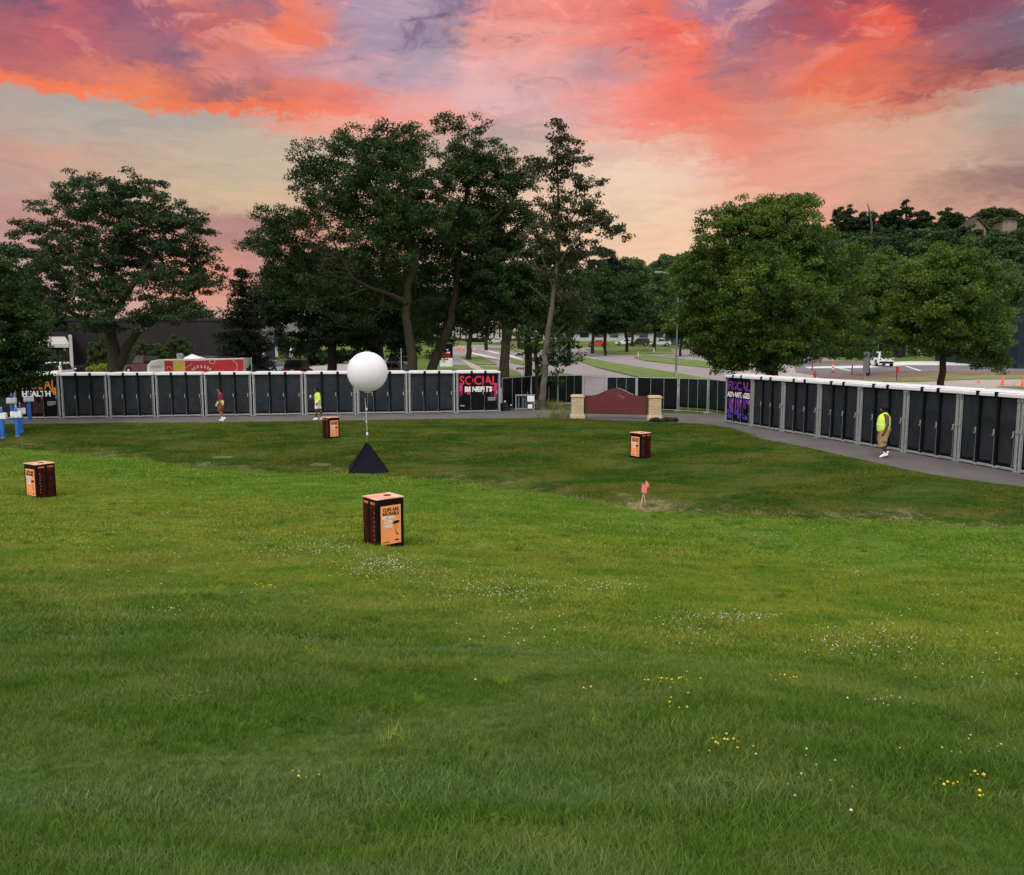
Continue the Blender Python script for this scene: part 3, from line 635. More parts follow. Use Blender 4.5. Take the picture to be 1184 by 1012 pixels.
def in_lobes(lobes, n, g, shell=.38):
    vol = np.array([l_[3] * l_[4] * l_[5] for l_ in lobes]); vol = vol ** .75; w = vol / vol.sum(); out = []
    for l_, k in zip(lobes, np.maximum((w * n).astype(int), 2)):
        d = g.normal(size=(k, 3)); d /= np.linalg.norm(d, axis=1, keepdims=True); r_ = g.random(k) ** shell
        out.append(np.array(l_[:3]) + d * r_[:, None] * np.array(l_[3:]))
    return np.concatenate(out)
def puffs(lobes, n, g, shell, pr_=1.15, per=6):
    # half the twig clusters fill the crown evenly, half sit on the upper side of foliage masses
    c = in_lobes(lobes, max(4, n // (2 * per)), g, shell); out = [in_lobes(lobes, n // 2, g, shell)]
    for q in c:
        r_ = pr_ * g.uniform(.6, 1.2); d = g.normal(size=(per, 3)); d[:, 2] = np.abs(d[:, 2]) * .9 - .35; d /= np.linalg.norm(d, axis=1, keepdims=True)
        out.append(q + d * np.array([r_, r_, r_ * .8]))
    return np.concatenate(out)
def tree(name, base, trunks, lobes, ncl, per, rc, lsize, lmat, bmat, label, cat='tree', group=None, seed=1, shell=.38, tip=.012, flat=.55, bare=(), zmin=None, grow=.5, puff=0):
    """trunks: list of [(point, radius)...] polylines in world space; lobes: ellipsoids in world space"""
    g = np.random.default_rng(seed); base = Vector(base); root = empty(name, base, 0, label, cat, group)
    b0 = np.array(base); P = []; par = []; rad = []; fixed = []
    for tr in trunks:
        first = True
        for (p0, r0), (p1, r1) in zip(tr[:-1], tr[1:]):
            p0 = np.array(p0, float); p1 = np.array(p1, float); L_ = np.linalg.norm(p1 - p0); k = max(2, int(L_ / .6))
            for q in range(0 if first else 1, k + 1):
                f = q / k; x = p0 + (p1 - p0) * f
                if 0 < q < k: x = x + g.normal(size=3) * min(.05, r0 * .3)
                if first and q == 0:
                    if P: j = int(np.argmin(np.linalg.norm(np.array(P) - x, axis=1))) if np.min(np.linalg.norm(np.array(P) - x, axis=1)) < .8 else -1
                    else: j = -1
                    par.append(j)
                else: par.append(len(P) - 1)
                P.append(x); rad.append(r0 + (r1 - r0) * f); fixed.append(True)
            first = False
    C = puffs(lobes, ncl, g, shell, puff) if puff else in_lobes(lobes, ncl, g, shell)
    if zmin is not None: C = C[C[:, 2] > zmin]
    nf = len(P); Pa = np.array(P); d0 = np.min(np.linalg.norm(C[:, None] - Pa[None], axis=2), axis=1)
    lowk = min(p_[2] for p_ in P) ; zt = max(p_[2] for p_ in P)
    buf = np.zeros((nf + len(C) * 16 + 50, 3)); buf[:nf] = np.array(P)
    for ci in np.argsort(d0):
        c = C[ci]; Pa = buf[:len(P)]; dd = np.linalg.norm(Pa - c, axis=1); pen = np.where(Pa[:, 2] > c[2], (Pa[:, 2] - c[2]) * 1.2, 0)
        pen[:nf] += np.where(Pa[:nf, 2] < lowk + (zt - lowk) * .35, 3.0, 0)
        j = int(np.argmin(dd + pen)); p0 = Pa[j]; v = c - p0; L_ = np.linalg.norm(v); k = min(15, max(1, int(L_ / .8))); last = j
        lift = np.array([0, 0, L_ * .12]); jit = g.normal(size=3) * L_ * .06
        for q in range(1, k + 1):
            f = q / k; x = p0 + v * f + (lift + jit) * math.sin(math.pi * f)
            par.append(last); buf[len(P)] = x; P.append(x); rad.append(0); fixed.append(False); last = len(P) - 1
    cnt = np.zeros(len(P)); 
    for i in range(len(P) - 1, -1, -1):
        if cnt[i] == 0: cnt[i] = 1
        if par[i] >= 0: cnt[par[i]] += cnt[i] if not fixed[i] or fixed[par[i]] else 0
    for i in range(len(P)):
        if not fixed[i]: rad[i] = tip * cnt[i] ** .5
        if not fixed[i] and par[i] >= 0: rad[i] = min(rad[i], max(rad[par[i]] * .95, tip))
    segs = [(P[par[i]] - b0, P[i] - b0, (rad[par[i]] if fixed[i] == fixed[par[i]] else rad[i]), rad[i]) for i in range(len(P)) if par[i] >= 0]
    for poly in bare:
        for (p0, r0), (p1, r1) in zip(poly[:-1], poly[1:]): segs.append((np.array(p0) - b0, np.array(p1) - b0, r0, r1))
    V, Fc = tubes(segs, 7); np_mesh('trunk', V, Fc, bmat, root, True)
    V, Fc = leaves(C - b0, per, rc, lsize, g, .5, flat); np_mesh('crown', V, Fc, lmat, root)
    return root
def lob(Y, items, ky=.9):                    # ellipses measured in the photograph, set at their real distance
    out = []
    for it in items:
        cx_, cy_, rx, ry = it[:4]; dy = it[4] if len(it) > 4 else 0
        c = PD(cx_, cy_, Y + dy); s_ = (Y + dy) / F; out.append((c.x, c.y, c.z, rx * s_, rx * s_ * ky, ry * s_))
    return out
def tk(Y, pts, ground_first=True):
    out = []
    for i, it in enumerate(pts):
        px, py, w = it[:3]; yy_ = Y + (it[3] if len(it) > 3 else 0); p_ = PD(px, py, yy_)
        out.append(((p_.x, p_.y, p_.z), w * yy_ / F / 2))
    if ground_first:
        p_ = out[0][0]; zb = gz(p_[0], p_[1]); out.insert(0, ((p_[0], p_[1], zb - .1), out[0][1] * 1.15))
    return out
def bs(tr): q = tr[0][0]; return (q[0], q[1], q[2] + .1)

# broad spreading tree on the left
T = tk(60, [(133,425,17),(131,404,14),(128,380,11),(126,350,8),(130,318,7),(138,280,4)])
T2 = tk(60, [(137,424,12),(146,402,10),(158,385,8),(175,372,8,-1),(200,355,6,-1),(225,345,3.5)], False)
T3 = tk(60, [(127,385,9),(112,372,8,1),(90,366,6,2),(60,350,4)], False); T4 = tk(60, [(128,365,8),(150,335,6,-1),(175,300,4,-1),(190,270,3)], False); T5 = tk(60, [(127,360,8),(100,325,6,-2),(75,290,4,-2),(60,265,3)], False)
tree('spreading_tree', bs(T), [T, T2, T3, T4, T5],
     lob(60, [(137,235,62,24),(95,252,60,26),(185,262,56,26),(50,290,34,30),(90,300,62,30,-2),(150,290,70,34,2),(215,300,42,38),(228,330,34,26),(60,335,44,30,2),(110,345,44,22,-3),(185,335,44,28,-3),(140,215,34,12),(95,215,8,6),(238,268,10,26),(30,270,16,10),(165,370,60,10,-2),(90,375,46,12,-2)]),
     1050, 84, .86, .185, M['leaf_blue'], M['bark'], 'broad spreading tree with forked trunk behind the cabin row left of the red trailer', seed=11, flat=.40, shell=.45, puff=1.25)
# maple at the left edge, in front of the cabins
T = tk(37, [(-46,470,9),(-44,420,8),(-42,360,5),(-40,310,3)])
tree('maple_tree', bs(T), [T], lob(37, [(10,335,30,36),(22,405,30,34),(-30,330,60,50),(-20,380,72,50),(-5,415,60,45),(-45,300,30,24),(5,350,34,44),(12,430,38,26),(-40,440,50,24)]), 800, 100, .50, .13, M['leaf_dark'], M['bark_dark'],
     'dense dark green tree at the left edge of the lawn hiding the first cabins', seed=12, puff=.7)
# twin tall trees in the middle
T = tk(62, [(476.5,424,12),(474,400,11),(469,360,9.5),(471,330,8),(479,308,9),(476,270,7),(470,230,5),(466,190,3)])
Tb = tk(62, [(469,350,7,-.3),(452,341,5,-1),(428,333,4,-2),(408,322,3.5,-3),(396,300,2.6,-3.5),(385,278,2,-4),(378,262,1.2,-4)], False)
Tc = tk(62, [(476,290,6),(455,255,5,-2),(430,225,4,-2),(405,210,3)], False)
bare = []
gq = np.random.default_rng(5)
for k in range(26):
    ax, ay = [(396,300),(385,278),(408,322),(402,312),(380,265)][k % 5]; q0 = PD(ax, ay, 58.5); poly = [(tuple(q0), .022)]; x, y = ax, ay
    ang = gq.uniform(1.9, 3.6); 
    for s_ in range(4): x += math.cos(ang) * 11; y -= math.sin(ang) * 9; ang += gq.normal() * .35; q1 = PD(x, y, 58.2 + gq.normal() * .3); poly.append((tuple(q1), 0.019 - .0042 * s_))
    bare.append(poly)
tree('tall_tree', bs(T), [T, Tb, Tc],
     lob(62, [(450,175,48,32),(475,165,32,26),(420,200,52,34),(470,225,62,48,-1),(385,235,46,34),(350,262,44,30,1),(330,290,36,28,1),(440,265,66,44,2),(330,330,32,30,2),(375,310,50,40,3),(440,320,60,36,4),(352,196,10,7),(352,215,12,7),(375,182,16,8),(400,165,12,8),(308,262,10,8),(500,290,36,44,3),(490,360,24,40,4),(478,255,38,30,-2),(440,285,42,26,-2.5),(470,205,40,26,-1.5),(415,350,40,26,1),(365,340,36,26,-1)]),
     1500, 84, .90, .18, M['leaf_dark'], M['bark'], 'tallest leafy tree with a bent trunk and bare side limb right of the balloon', seed=13, bare=bare, flat=.55, puff=1.2)
T = tk(66, [(500,424,11.5),(512,395,10.5),(522,370,9.5),(527,340,8),(530,300,7),(533,260,7),(540,220,5),(545,180,3)])
Tb = tk(66, [(530,280,7),(555,265,5,-1),(580,245,4,-1),(598,225,2.5)], False)
tree('leaning_tree', bs(T), [T, Tb],
     lob(66, [(535,168,26,30),(555,185,36,34),(580,205,32,32),(535,215,44,44),(590,240,30,30),(560,262,52,36,2),(525,290,42,46,3),(575,300,46,28,4),(600,215,18,20),(525,148,12,12),(518,345,34,44,4),(505,390,22,30,5),(540,270,40,28,-2),(560,310,36,24,-1),(590,265,30,22,1)]),
     1100, 84, .90, .18, M['leaf_dark'], M['bark'], 'tall dark tree on a trunk leaning right behind the last plain cabin', seed=14, puff=1.2)
# dark tree behind on the left of the pair
T = tk(74, [(384,424,11),(384,400,10),(380,360,8),(375,320,5)])
Tb = tk(76, [(433,405,20),(434,390,18),(437,372,12),(448,350,8)])
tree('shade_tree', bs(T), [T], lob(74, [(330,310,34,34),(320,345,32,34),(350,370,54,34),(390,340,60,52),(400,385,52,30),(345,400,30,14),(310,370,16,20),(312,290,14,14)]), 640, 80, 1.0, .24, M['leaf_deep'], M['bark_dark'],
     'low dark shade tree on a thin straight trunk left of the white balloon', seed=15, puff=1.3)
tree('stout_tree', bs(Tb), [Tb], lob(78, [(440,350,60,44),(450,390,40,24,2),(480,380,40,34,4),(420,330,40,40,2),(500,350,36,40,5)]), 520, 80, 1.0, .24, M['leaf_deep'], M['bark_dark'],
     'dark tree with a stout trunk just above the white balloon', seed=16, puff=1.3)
# slender airy tree in front of the mesh fence
T = tk(48.6, [(627,472,9),(628,455,8),(630,436,7),(632,400,6.5),(636,370,6),(640,341,5.5),(643,315,5),(645,297,4.2),(646,260,3.2),(645,210,2.2),(644,160,1.2)])
sub = [tk(48.6, [(643,310,3),(655,290,2.5,-1),(672,268,2,-1.5),(700,255,1.2,-2)], False), tk(48.6, [(640,335,2.5),(632,310,2,.5),(622,285,1.5,1),(612,255,1)], False),
       tk(48.6, [(646,280,2.4),(660,255,2,1),(676,225,1)], False), tk(48.6, [(632,400,1.2),(645,385,.9,-1),(655,374,.6,-1.5)], False),
       tk(48.6, [(638,355,1.4),(625,340,1,-1),(612,330,.8,-1)], False)]
tree('slender_tree', bs(T), [T] + sub,
     lob(48.6, [(645,158,7,12),(650,172,14,14),(662,188,20,18),(632,190,18,16),(640,205,26,22),(670,215,26,22),(635,240,30,26),(680,245,28,20),(660,262,40,24),(700,262,26,16),(625,280,28,22),(670,290,36,18),(718,268,10,12),(640,320,20,18),(655,345,16,14)]),
     430, 38, .55, .165, M['leaf_sparse'], M['bark_pale'], 'slender airy tree with a pale trunk rising in front of the mesh fence', seed=17, tip=.008, shell=.6, puff=.7)
# large lower leaves hanging round that trunk belong to a young linden behind it
T = tk(51, [(622,462,5),(621,430,4.5),(619,405,4),(620,385,3)])
tree('young_tree', bs(T), [T], lob(51, [(612,400,22,16),(640,400,26,20),(628,420,30,14),(600,385,16,12),(655,415,22,12),(640,440,20,8),(655,388,18,12),(665,400,10,8)]), 130, 34, .5, .17, M['leaf_dark'], M['bark_dark'],
     'young leafy tree with large low hanging leaves around the slender pale trunk', seed=18, shell=.6)
# street trees along the road
T = tk(66, [(583,432,12),(584,410,11),(585,385,10),(583,365,8),(580,345,5)]); Tb = tk(66, [(585,385,7),(600,368,6),(612,350,5),(618,330,3)], False)
tree('roadside_tree', bs(T), [T, Tb], lob(66, [(580,340,40,26),(560,355,30,22),(605,335,34,30),(590,315,44,22),(560,320,30,26,2),(545,380,22,10,3),(620,360,24,22),(600,380,22,12)]), 420, 70, .85, .22, M['leaf_dark'], M['bark'],
     'roadside tree with the thickest dark trunk just right of the red lettered banner', seed=19, puff=1.2)
T = tk(72, [(611,432,9),(611,410,8.5),(609,385,7),(612,360,5)])
tree('roadside_tree', bs(T), [T], lob(72, [(620,330,36,30),(650,340,36,26),(615,365,26,20),(655,370,26,20),(640,300,30,20)]), 320, 70, .9, .24, M['leaf_dark'], M['bark_dark'],
     'dark tree standing in the verge between the thick trunk and the slender pale trunk', seed=20, puff=1.2)
T = tk(112, [(541.5,412,6.5),(543,395,5.5),(545,378,4)])
tree('verge_tree', bs(T), [T], lob(112, [(545,360,30,18),(530,368,18,12),(565,362,20,14),(548,342,24,14)]), 130, 70, 1.5, .38, M['leaf_deep'], M['bark_dark'],
     'small far tree on the grass triangle beside the orange road cones', seed=21)
# large olive tree
T = tk(54, [(893,470,15),(893,430,14),(891,380,12),(889,330,8),(888,280,4)])
tree('linden_tree', bs(T), [T], lob(54, [(905,245,34,24),(872,250,34,24),(850,245,18,12),(925,242,18,10),(888,285,62,36),(840,270,36,26),(935,285,36,34),(965,315,34,28),(830,310,46,30),(800,320,22,22),(808,350,34,34),(890,340,70,50,-2),(960,345,40,40),(830,380,48,34),(905,390,56,34,-1),(850,405,44,18),(890,412,30,12),(960,380,34,24),(990,300,10,12),(985,390,20,24),(815,400,16,14),(850,414,36,15),(885,420,30,12),(830,408,28,12),(800,375,22,24),(915,408,30,12)]),
     1900, 84, .74, .17, M['leaf_olive'], M['bark_dark'], 'largest olive green linden tree behind the start of the right cabin row', seed=22, shell=.36, puff=.95)
T = tk(58, [(1089,452,8),(1090,420,7),(1091,395,6.5),(1092,360,5),(1094,320,3)])
tree('round_tree', bs(T), [T], lob(58, [(1100,305,40,20),(1075,318,40,22),(1135,325,32,28),(1060,350,38,30),(1100,350,56,36,-2),(1148,365,26,34),(1045,378,26,24),(1110,385,50,24,-1),(1070,395,34,18),(1140,400,32,18),(1156,420,12,12),(1118,412,12,8),(1030,400,14,14)]),
     1250, 84, .72, .17, M['leaf_olive'], M['bark_dark'], 'rounded olive green street tree on a straight thin trunk above the right cabin row', seed=23, shell=.36, puff=.9)
T = tk(80, [(1003,425,5),(1004,400,5),(1006,370,4)])
tree('pale_tree', bs(T), [T], lob(80, [(1015,330,32,26),(1005,360,26,26),(992,385,22,20),(1035,345,24,24),(1000,405,16,10),(1020,300,22,12)]), 330, 80, .8, .24, M['leaf_olive'], M['bark_dark'],
     'smaller olive tree standing between the big linden and the round street tree', seed=24, puff=1.1)
# conifers
def spruce(name, px, pyt, pyb, hwpx, Y, label, seed, group=None):
    g = np.random.default_rng(seed); top = PD(px, pyt, Y); zb = gz(top.x, Y); base = Vector((top.x, Y, zb)); H = top.z - zb; Rm = hwpx * Y / F
    root = empty(name, base, 0, label, 'conifer', group); segs = [(np.array([0, 0, 0.]), np.array([0, 0, H]), H * .018, .02)]; Cs = []
    nl = int(H / .27)
    for k in range(nl):
        f = k / nl; z = H * (.06 + .93 * f) + g.normal() * .08; Rr = Rm * (1 - f) ** .8 * g.uniform(.82, 1.15) + .12; nb = int(7 + 6 * (1 - f))
        for j in range(nb):
            a_ = g.uniform(0, 6.283); L_ = Rr * g.uniform(.75, 1.1); dz = (-.30 + g.normal() * .10) * L_ * (1 - f * 1.5)
            e_ = np.array([math.cos(a_) * L_, math.sin(a_) * L_, z + dz]); segs.append((np.array([0, 0, z]), e_, .035 * (1 - f) + .01, .008))
            for q in np.linspace(.25, 1, max(2, int(L_ / .33))): Cs.append(np.array([0, 0, z]) * (1 - q) + e_ * q)
    V, Fc = tubes(segs, 5); np_mesh('trunk', V, Fc, M['bark_dark'], root, True)
    V, Fc = leaves(np.array(Cs), 18, .50, .19, g, .2, .6); np_mesh('crown', V, Fc, M['leaf_needle'], root); return root
spruce('spruce_tree', 279, 306, 430, 40, 68, 'dark spruce with a pointed top left of the tall central trees', 31)
# shrubs by the left building
def shrub(px, pyt, pyb, hw, Y, lm, label, seed, ls=.13, name='shrub'):
    c = PD(px, (pyt + pyb) / 2, Y); zb = gz(c.x, Y); hgt = PD(px, pyt, Y).z - zb; w = hw * Y / F
    g = np.random.default_rng(seed); root = empty(name, (c.x, Y, zb), 0, label, 'shrub')
    lb = [(0, 0, hgt * .55, w, w * .8, hgt * .46), (-w * .5, 0, hgt * .4, w * .6, w * .6, hgt * .36), (w * .5, .1, hgt * .42, w * .6, w * .6, hgt * .38)]
    C = in_lobes(lb, int(60 + 40 * w), g, .3); C = C[C[:, 2] > .1]
    V, Fc = tubes([(np.array([g.normal() * .06, g.normal() * .06, 0]), c_, .03, .008) for c_ in C[:24]], 5); np_mesh('stem', V, Fc, M['bark_dark'], root, True)
    V, Fc = leaves(C, 85, .42, ls, g, .4, .8); np_mesh('foliage', V, Fc, lm, root); return root
shrub(118, 390, 424, 15, 92, M['leaf_shrub'], 'rounded green shrub against the dark wall left of the forked trunk', 41, .2)
shrub(172, 392, 424, 20, 93, M['leaf_shrub'], 'large green shrub against the dark wall above the red pickup', 42, .2)
shrub(206, 388, 424, 17, 92, M['leaf_shrub'], 'tall pointed green shrub against the dark wall above the dark parked car', 43, .2)
shrub(96, 423, 440, 12, 78, M['leaf_redbrown'], 'low dark red shrub beside the white van roof', 44, .16)
shrub(107, 423, 440, 5, 77, M['leaf_bright'], 'small bright yellow green shrub next to the dark red shrub', 45, .14)
shrub(121, 421, 440, 10, 76, M['leaf_bright'], 'wider bright yellow green shrub in front of the forked trunk', 46, .14)
shrub(362, 404, 430, 18, 100, M['leaf_dark'], 'dark green shrub behind the black car at the car park edge', 47, .2)
shrub(392, 404, 420, 24, 104, M['leaf_deep'], 'wide dark shrub at the far edge of the car park left of the balloon', 48, .22)
# small distant trees beyond the road, each its own tree
far_trees = [
 (215,366,50,24,104,'leaf_deep','low dark tree crown showing behind the right side of the spreading tree'),
 (-5,340,50,50,95,'leaf_deep','tall dark tree at the far left edge behind the maple'),
 (62,372,30,16,112,'leaf_deep','low dark tree crown above the pale entrance canopy'),
 (318,352,34,34,120,'leaf_deep','dark distant tree between the spruce and the low shade tree'),
 (470,352,60,44,118,'leaf_deep','dark distant tree filling the gap between the two tall trunks'),
 (30,352,36,30,106,'leaf_deep','dark distant tree behind the left side of the spreading tree'),
 (565,330,34,40,150,'leaf_deep','dark distant tree behind the leaning trunk crown'),
 (600,345,34,36,165,'leaf_far','distant tree behind the roadside trees'),
 (655,330,36,42,120,'leaf_dark','dark tree beyond the road just right of the slender trunk'),
 (688,345,34,46,135,'leaf_dark','dark broad tree beyond the road above the far red car'),
 (700,312,26,26,150,'leaf_deep','distant dark tree crown right of the airy tree top'),
 (722,350,32,40,140,'leaf_dark','dark tree beyond the road left of the street lamp'),
 (735,318,26,26,175,'leaf_far','distant green tree between the airy tree and the linden'),
 (757,352,30,40,150,'leaf_far','green tree beyond the road nearest the street lamp'),
 (770,318,24,22,185,'leaf_far','farther green tree top just left of the linden'),
 (790,372,26,24,125,'leaf_dark','low dark tree beyond the road behind the street lamp'),
 (640,375,20,14,110,'leaf_deep','low dark tree beyond the road behind the slender pale trunk'),
 (1040,322,34,26,120,'leaf_far','distant tree behind the left side of the round street tree'),
 (1168,330,34,36,120,'leaf_far','distant tree behind the right side of the round street tree'),
 (700,372,26,16,128,'leaf_deep','low dark crown above the far road left of the street lamp'),
]
for k, (px, py, rx, ry, Y, lm, lb_) in enumerate(far_trees):
    T = tk(Y, [(px + (k % 3 - 1) * 3, min(py + ry + 6, 402), max(2.6, rx * .11)), (px, py + ry * .5, rx * .09), (px, py, rx * .05)])
    tree('distant_tree', bs(T), [T], lob(Y, [(px, py, rx * .8, ry * .75), (px - rx * .45, py + ry * .2, rx * .55, ry * .6), (px + rx * .45, py + ry * .15, rx * .55, ry * .6), (px + (k % 2 - .5) * rx * .4, py - ry * .45, rx * .5, ry * .5), (px, py + ry * .55, rx * .7, ry * .4)]),
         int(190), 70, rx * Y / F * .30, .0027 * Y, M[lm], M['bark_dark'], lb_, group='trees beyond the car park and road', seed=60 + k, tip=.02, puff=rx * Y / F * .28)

# ------------------------------------------------------------------ wooded hill
def clump_proto(name, lm, seed, s=1.0):
    g = np.random.default_rng(seed); lb = [(0, 0, 5, 4, 4, 4), (1.5, 1, 7, 3, 3, 3), (-2, -.5, 4.5, 3, 3, 3), (.5, -2, 3.5, 3.2, 3, 3), (-1, 1.5, 7.4, 2.3, 2.3, 2.2)]
    C = in_lobes(lb, 62, g, .33); V, Fc = leaves(C, 42, 1.3, .75, g, .5, .7)
    me = bpy.data.meshes.new(name); me.from_pydata(V.tolist(), [], Fc.tolist()); me.materials.append(lm); return bpy.data.objects.new(name, me)
pr = [clump_proto('wood clump %d' % k, M[['leaf_far', 'leaf_far', 'leaf_shrub', 'leaf_blue'][k]], 80 + k) for k in range(4)]
xs, ys = [], []
while len(xs) < 1700:
    x = rng.uniform(-60, 320); y = rng.uniform(232, 330)
    if y - 232 < 4 and rng.random() < .5: continue
    xs.append(x); ys.append(y)
xs = np.array(xs); ys = np.array(ys); sc = rng.uniform(.6, 1.3, len(xs)); sc[(ys > 285)] *= .7
o = scatter('hillside_wood', np.stack([xs, ys, ground(xs, ys) - 1], -1), rng.uniform(0, 6.28, len(xs)), sc, rng.integers(0, 4, len(xs)), pr)
tag(o, 'dense green woodland covering the hillside behind the right row', 'woodland', kind='stuff')
def crest(px, py, rx, ry, Y, lm, label, seed, n=170, name='crest_tree', cat='tree'):
    T = tk(Y, [(px, py + ry + 8, rx * .12), (px, py + ry * .3, rx * .08), (px, py - ry * .2, rx * .05)])
    return tree(name, bs(T), [T], lob(Y, [(px, py, rx * .75, ry * .8), (px - rx * .4, py + ry * .25, rx * .55, ry * .6), (px + rx * .45, py + ry * .2, rx * .5, ry * .6), (px + rx * .1, py - ry * .5, rx * .45, ry * .45)]), n, 60, rx * Y / F * .24, .75, M[lm], M['bark_dark'], label, cat, 'trees along the hill crest', seed, tip=.04, puff=rx * Y / F * .28)
crest(975, 258, 20, 24, 300, 'leaf_blue', 'grey green tree at the left end of the hill crest', 101)
crest(1000, 262, 20, 24, 298, 'leaf_blue', 'grey brown tree on the hill crest left of the dead snag', 102)
crest(1022, 266, 14, 16, 302, 'leaf_deep', 'small dark tree on the hill crest under the dead snag', 107)
crest(1066, 262, 18, 18, 300, 'leaf_deep', 'dark tree on the hill crest right of the pine', 103)
crest(1030, 262, 20, 20, 305, 'leaf_deep', 'dark tree on the hill crest left of the pine', 104)
crest(1097, 258, 22, 20, 296, 'leaf_dark', 'rounded dark green tree on the hill crest beside the steep roofed house', 105)
crest(1150, 250, 26, 10, 320, 'leaf_dark', 'low tree line on the crest behind the steep roofed house', 106)
crest(1192, 258, 14, 16, 300, 'leaf_dark', 'tree on the hill crest at the right edge', 108)
T = tk(300, [(1048,270,3),(1048,250,2.4),(1048,232,1.2)])
tree('pine_tree', bs(T), [T], lob(300, [(1047,242,9,4),(1050,234,6,2.6),(1040,247,10,3),(1056,248,9,3),(1046,256,14,4)]), 60, 50, 1.4, .7, M['leaf_deep'], M['bark_dark'], 'flat topped pine rising above the hill crest', 'tree', 'trees along the hill crest', 109, tip=.05)
root = empty('dead_tree', (PD(1008, 280, 288).x, 288, gz(PD(1008, 280, 288).x, 288)), 0, 'bare dead tree snag standing on the hill crest', 'dead tree')
def rel(px, py, Y): q = PD(px, py, Y) - root.location; return np.array(q)
sg = [(np.array([0, 0, 0.]), rel(1008, 262, 288), .35, .3), (rel(1008, 262, 288), rel(1006, 246, 288), .3, .22), (rel(1006, 246, 288), rel(1003, 236, 288), .3, .12), (rel(1007, 250, 288), rel(1010, 243, 288), .2, .1), (rel(1006, 247, 288), rel(1001, 244, 288), .25, .1)]
V, Fc = tubes(sg, 6); np_mesh('trunk', V, Fc, M['bark_pale'], root, True)
tick('p3')
# ------------------------------------------------------------------ cabin modules
def cabin(name, wd, poster=None, doorm='door'):
    """a block of three doors; local x runs along the row, doors face -y; wd = width"""
    H = 2.40; root = empty(name, (0, 0, 0)); D = 1.15; hw = wd / 2
    mb = MB(); mb.box((0, .06 + D / 2, 1.165), (wd - .06, D, 2.19)); mb.build('body', M['body'], root)
    mb = MB(); mb.box((0, D / 2 - .02, 2.335), (wd + .0, D + .28, .11), 0, 0, .012); mb.box((0, D / 2 + .05, 2.41), (wd - .25, D - .2, .05), 0, 0, .02); mb.build('roof', M['roof_white'], root)
    for s_ in (-1, 1):
        mb = MB(); mb.box((s_ * (hw - .045), -.03, 1.14), (.085, .085, 2.27), 0, 0, .008)
        mb.box((s_ * (hw - .045), -.03, .02), (.15, .15, .03)); mb.box((s_ * (hw - .045), -.08, 1.25), (.11, .03, .10)); mb.box((s_ * (hw - .045), -.085, 2.2), (.10, .03, .09))
        mb.cyl((s_ * (hw - .12), -.05, .15), (s_ * (hw - .12), -.05, 2.25), .014, n=6)
        mb.build('corner_post', M['galv'], root)
        mb = MB(); mb.box((s_ * (hw - .035), D + .10, 1.14), (.07, .07, 2.24)); mb.build('rear_post', M['galv'], root)
    mb = MB(); mb.box((0, -.035, .075), (wd - .19, .06, .085), 0, 0, .01)
    for k in (-1, 1): mb.box((k * wd * .165, -.045, .05), (.16, .10, .06), 0, 0, .01)
    mb.build('base_rail', M['rail'], root)
    dw = (wd - .18) / 3
    for k in (-.5, .5):
        mb = MB(); mb.box((k * dw * 1.0 * 2 * .5, -.052, 1.17), (.085, .05, 2.16), 0, 0, .012); mb.box((k * dw, -.15, 2.335), (.13, .07, .19), 0, 0, .01); mb.build('divider', M['black'], root)
    g = np.random.default_rng(3)
    for k in (-1, 0, 1):
        x0 = k * dw
        # slightly bowed sheet of a door
        nx_, nz_ = 8, 16; V = []; Fc = []
        for j in range(nz_ + 1):
            for i in range(nx_ + 1):
                u, v = i / nx_, j / nz_; e_ = math.sin(math.pi * u) * math.sin(math.pi * v)
                V.append((x0 + (u - .5) * (dw - .10), -.012 - .014 * e_ - .006 * math.sin(5 * v + 3 * u + k) * e_, .22 + v * 2.0))
        for j in range(nz_):
            for i in range(nx_): a_ = j * (nx_ + 1) + i; Fc.append([a_, a_ + 1, a_ + nx_ + 2, a_ + nx_ + 1])
        d = np_mesh('door', V, Fc, M[doorm], root, True)
        mb = MB(); mb.box((x0 + dw / 2 - .12, -.055, 1.16), (.05, .045, .17), 0, 0, .01); mb.cyl((x0 + dw / 2 - .12, -.07, 1.06), (x0 + dw / 2 - .12, -.11, 1.06), .022, n=8); mb.build('handle', M['galv'], d)
        mb = MB(); mb.cyl((x0 + dw / 2 - .055, -.095, .16), (x0 + dw / 2 - .055, -.085, 1.05), .010, n=6); mb.box((x0 + dw / 2 - .055, -.085, .19), (.05, .05, .05)); mb.build('drop_bar', M['bar'], d)
        mb = MB(); mb.box((x0, -.03, .165), (dw - .12, .03, .085)); mb.build('kick_strip', M['black'], d)
    if poster: poster(root, wd, dw)
    return root
def poster_base(root, wd, dw):
    mb = MB()
    for k in (-1, 0, 1): mb.box((k * dw, -.036, 1.21), (dw - .09, .012, 1.98))
    return mb.build('poster', M['posterdark'], root)
Y_ = -.047
def blobs(mb, pts, y):
    for (x, z, w, h) in pts: mb.box((x, y, z), (w, .004, h))
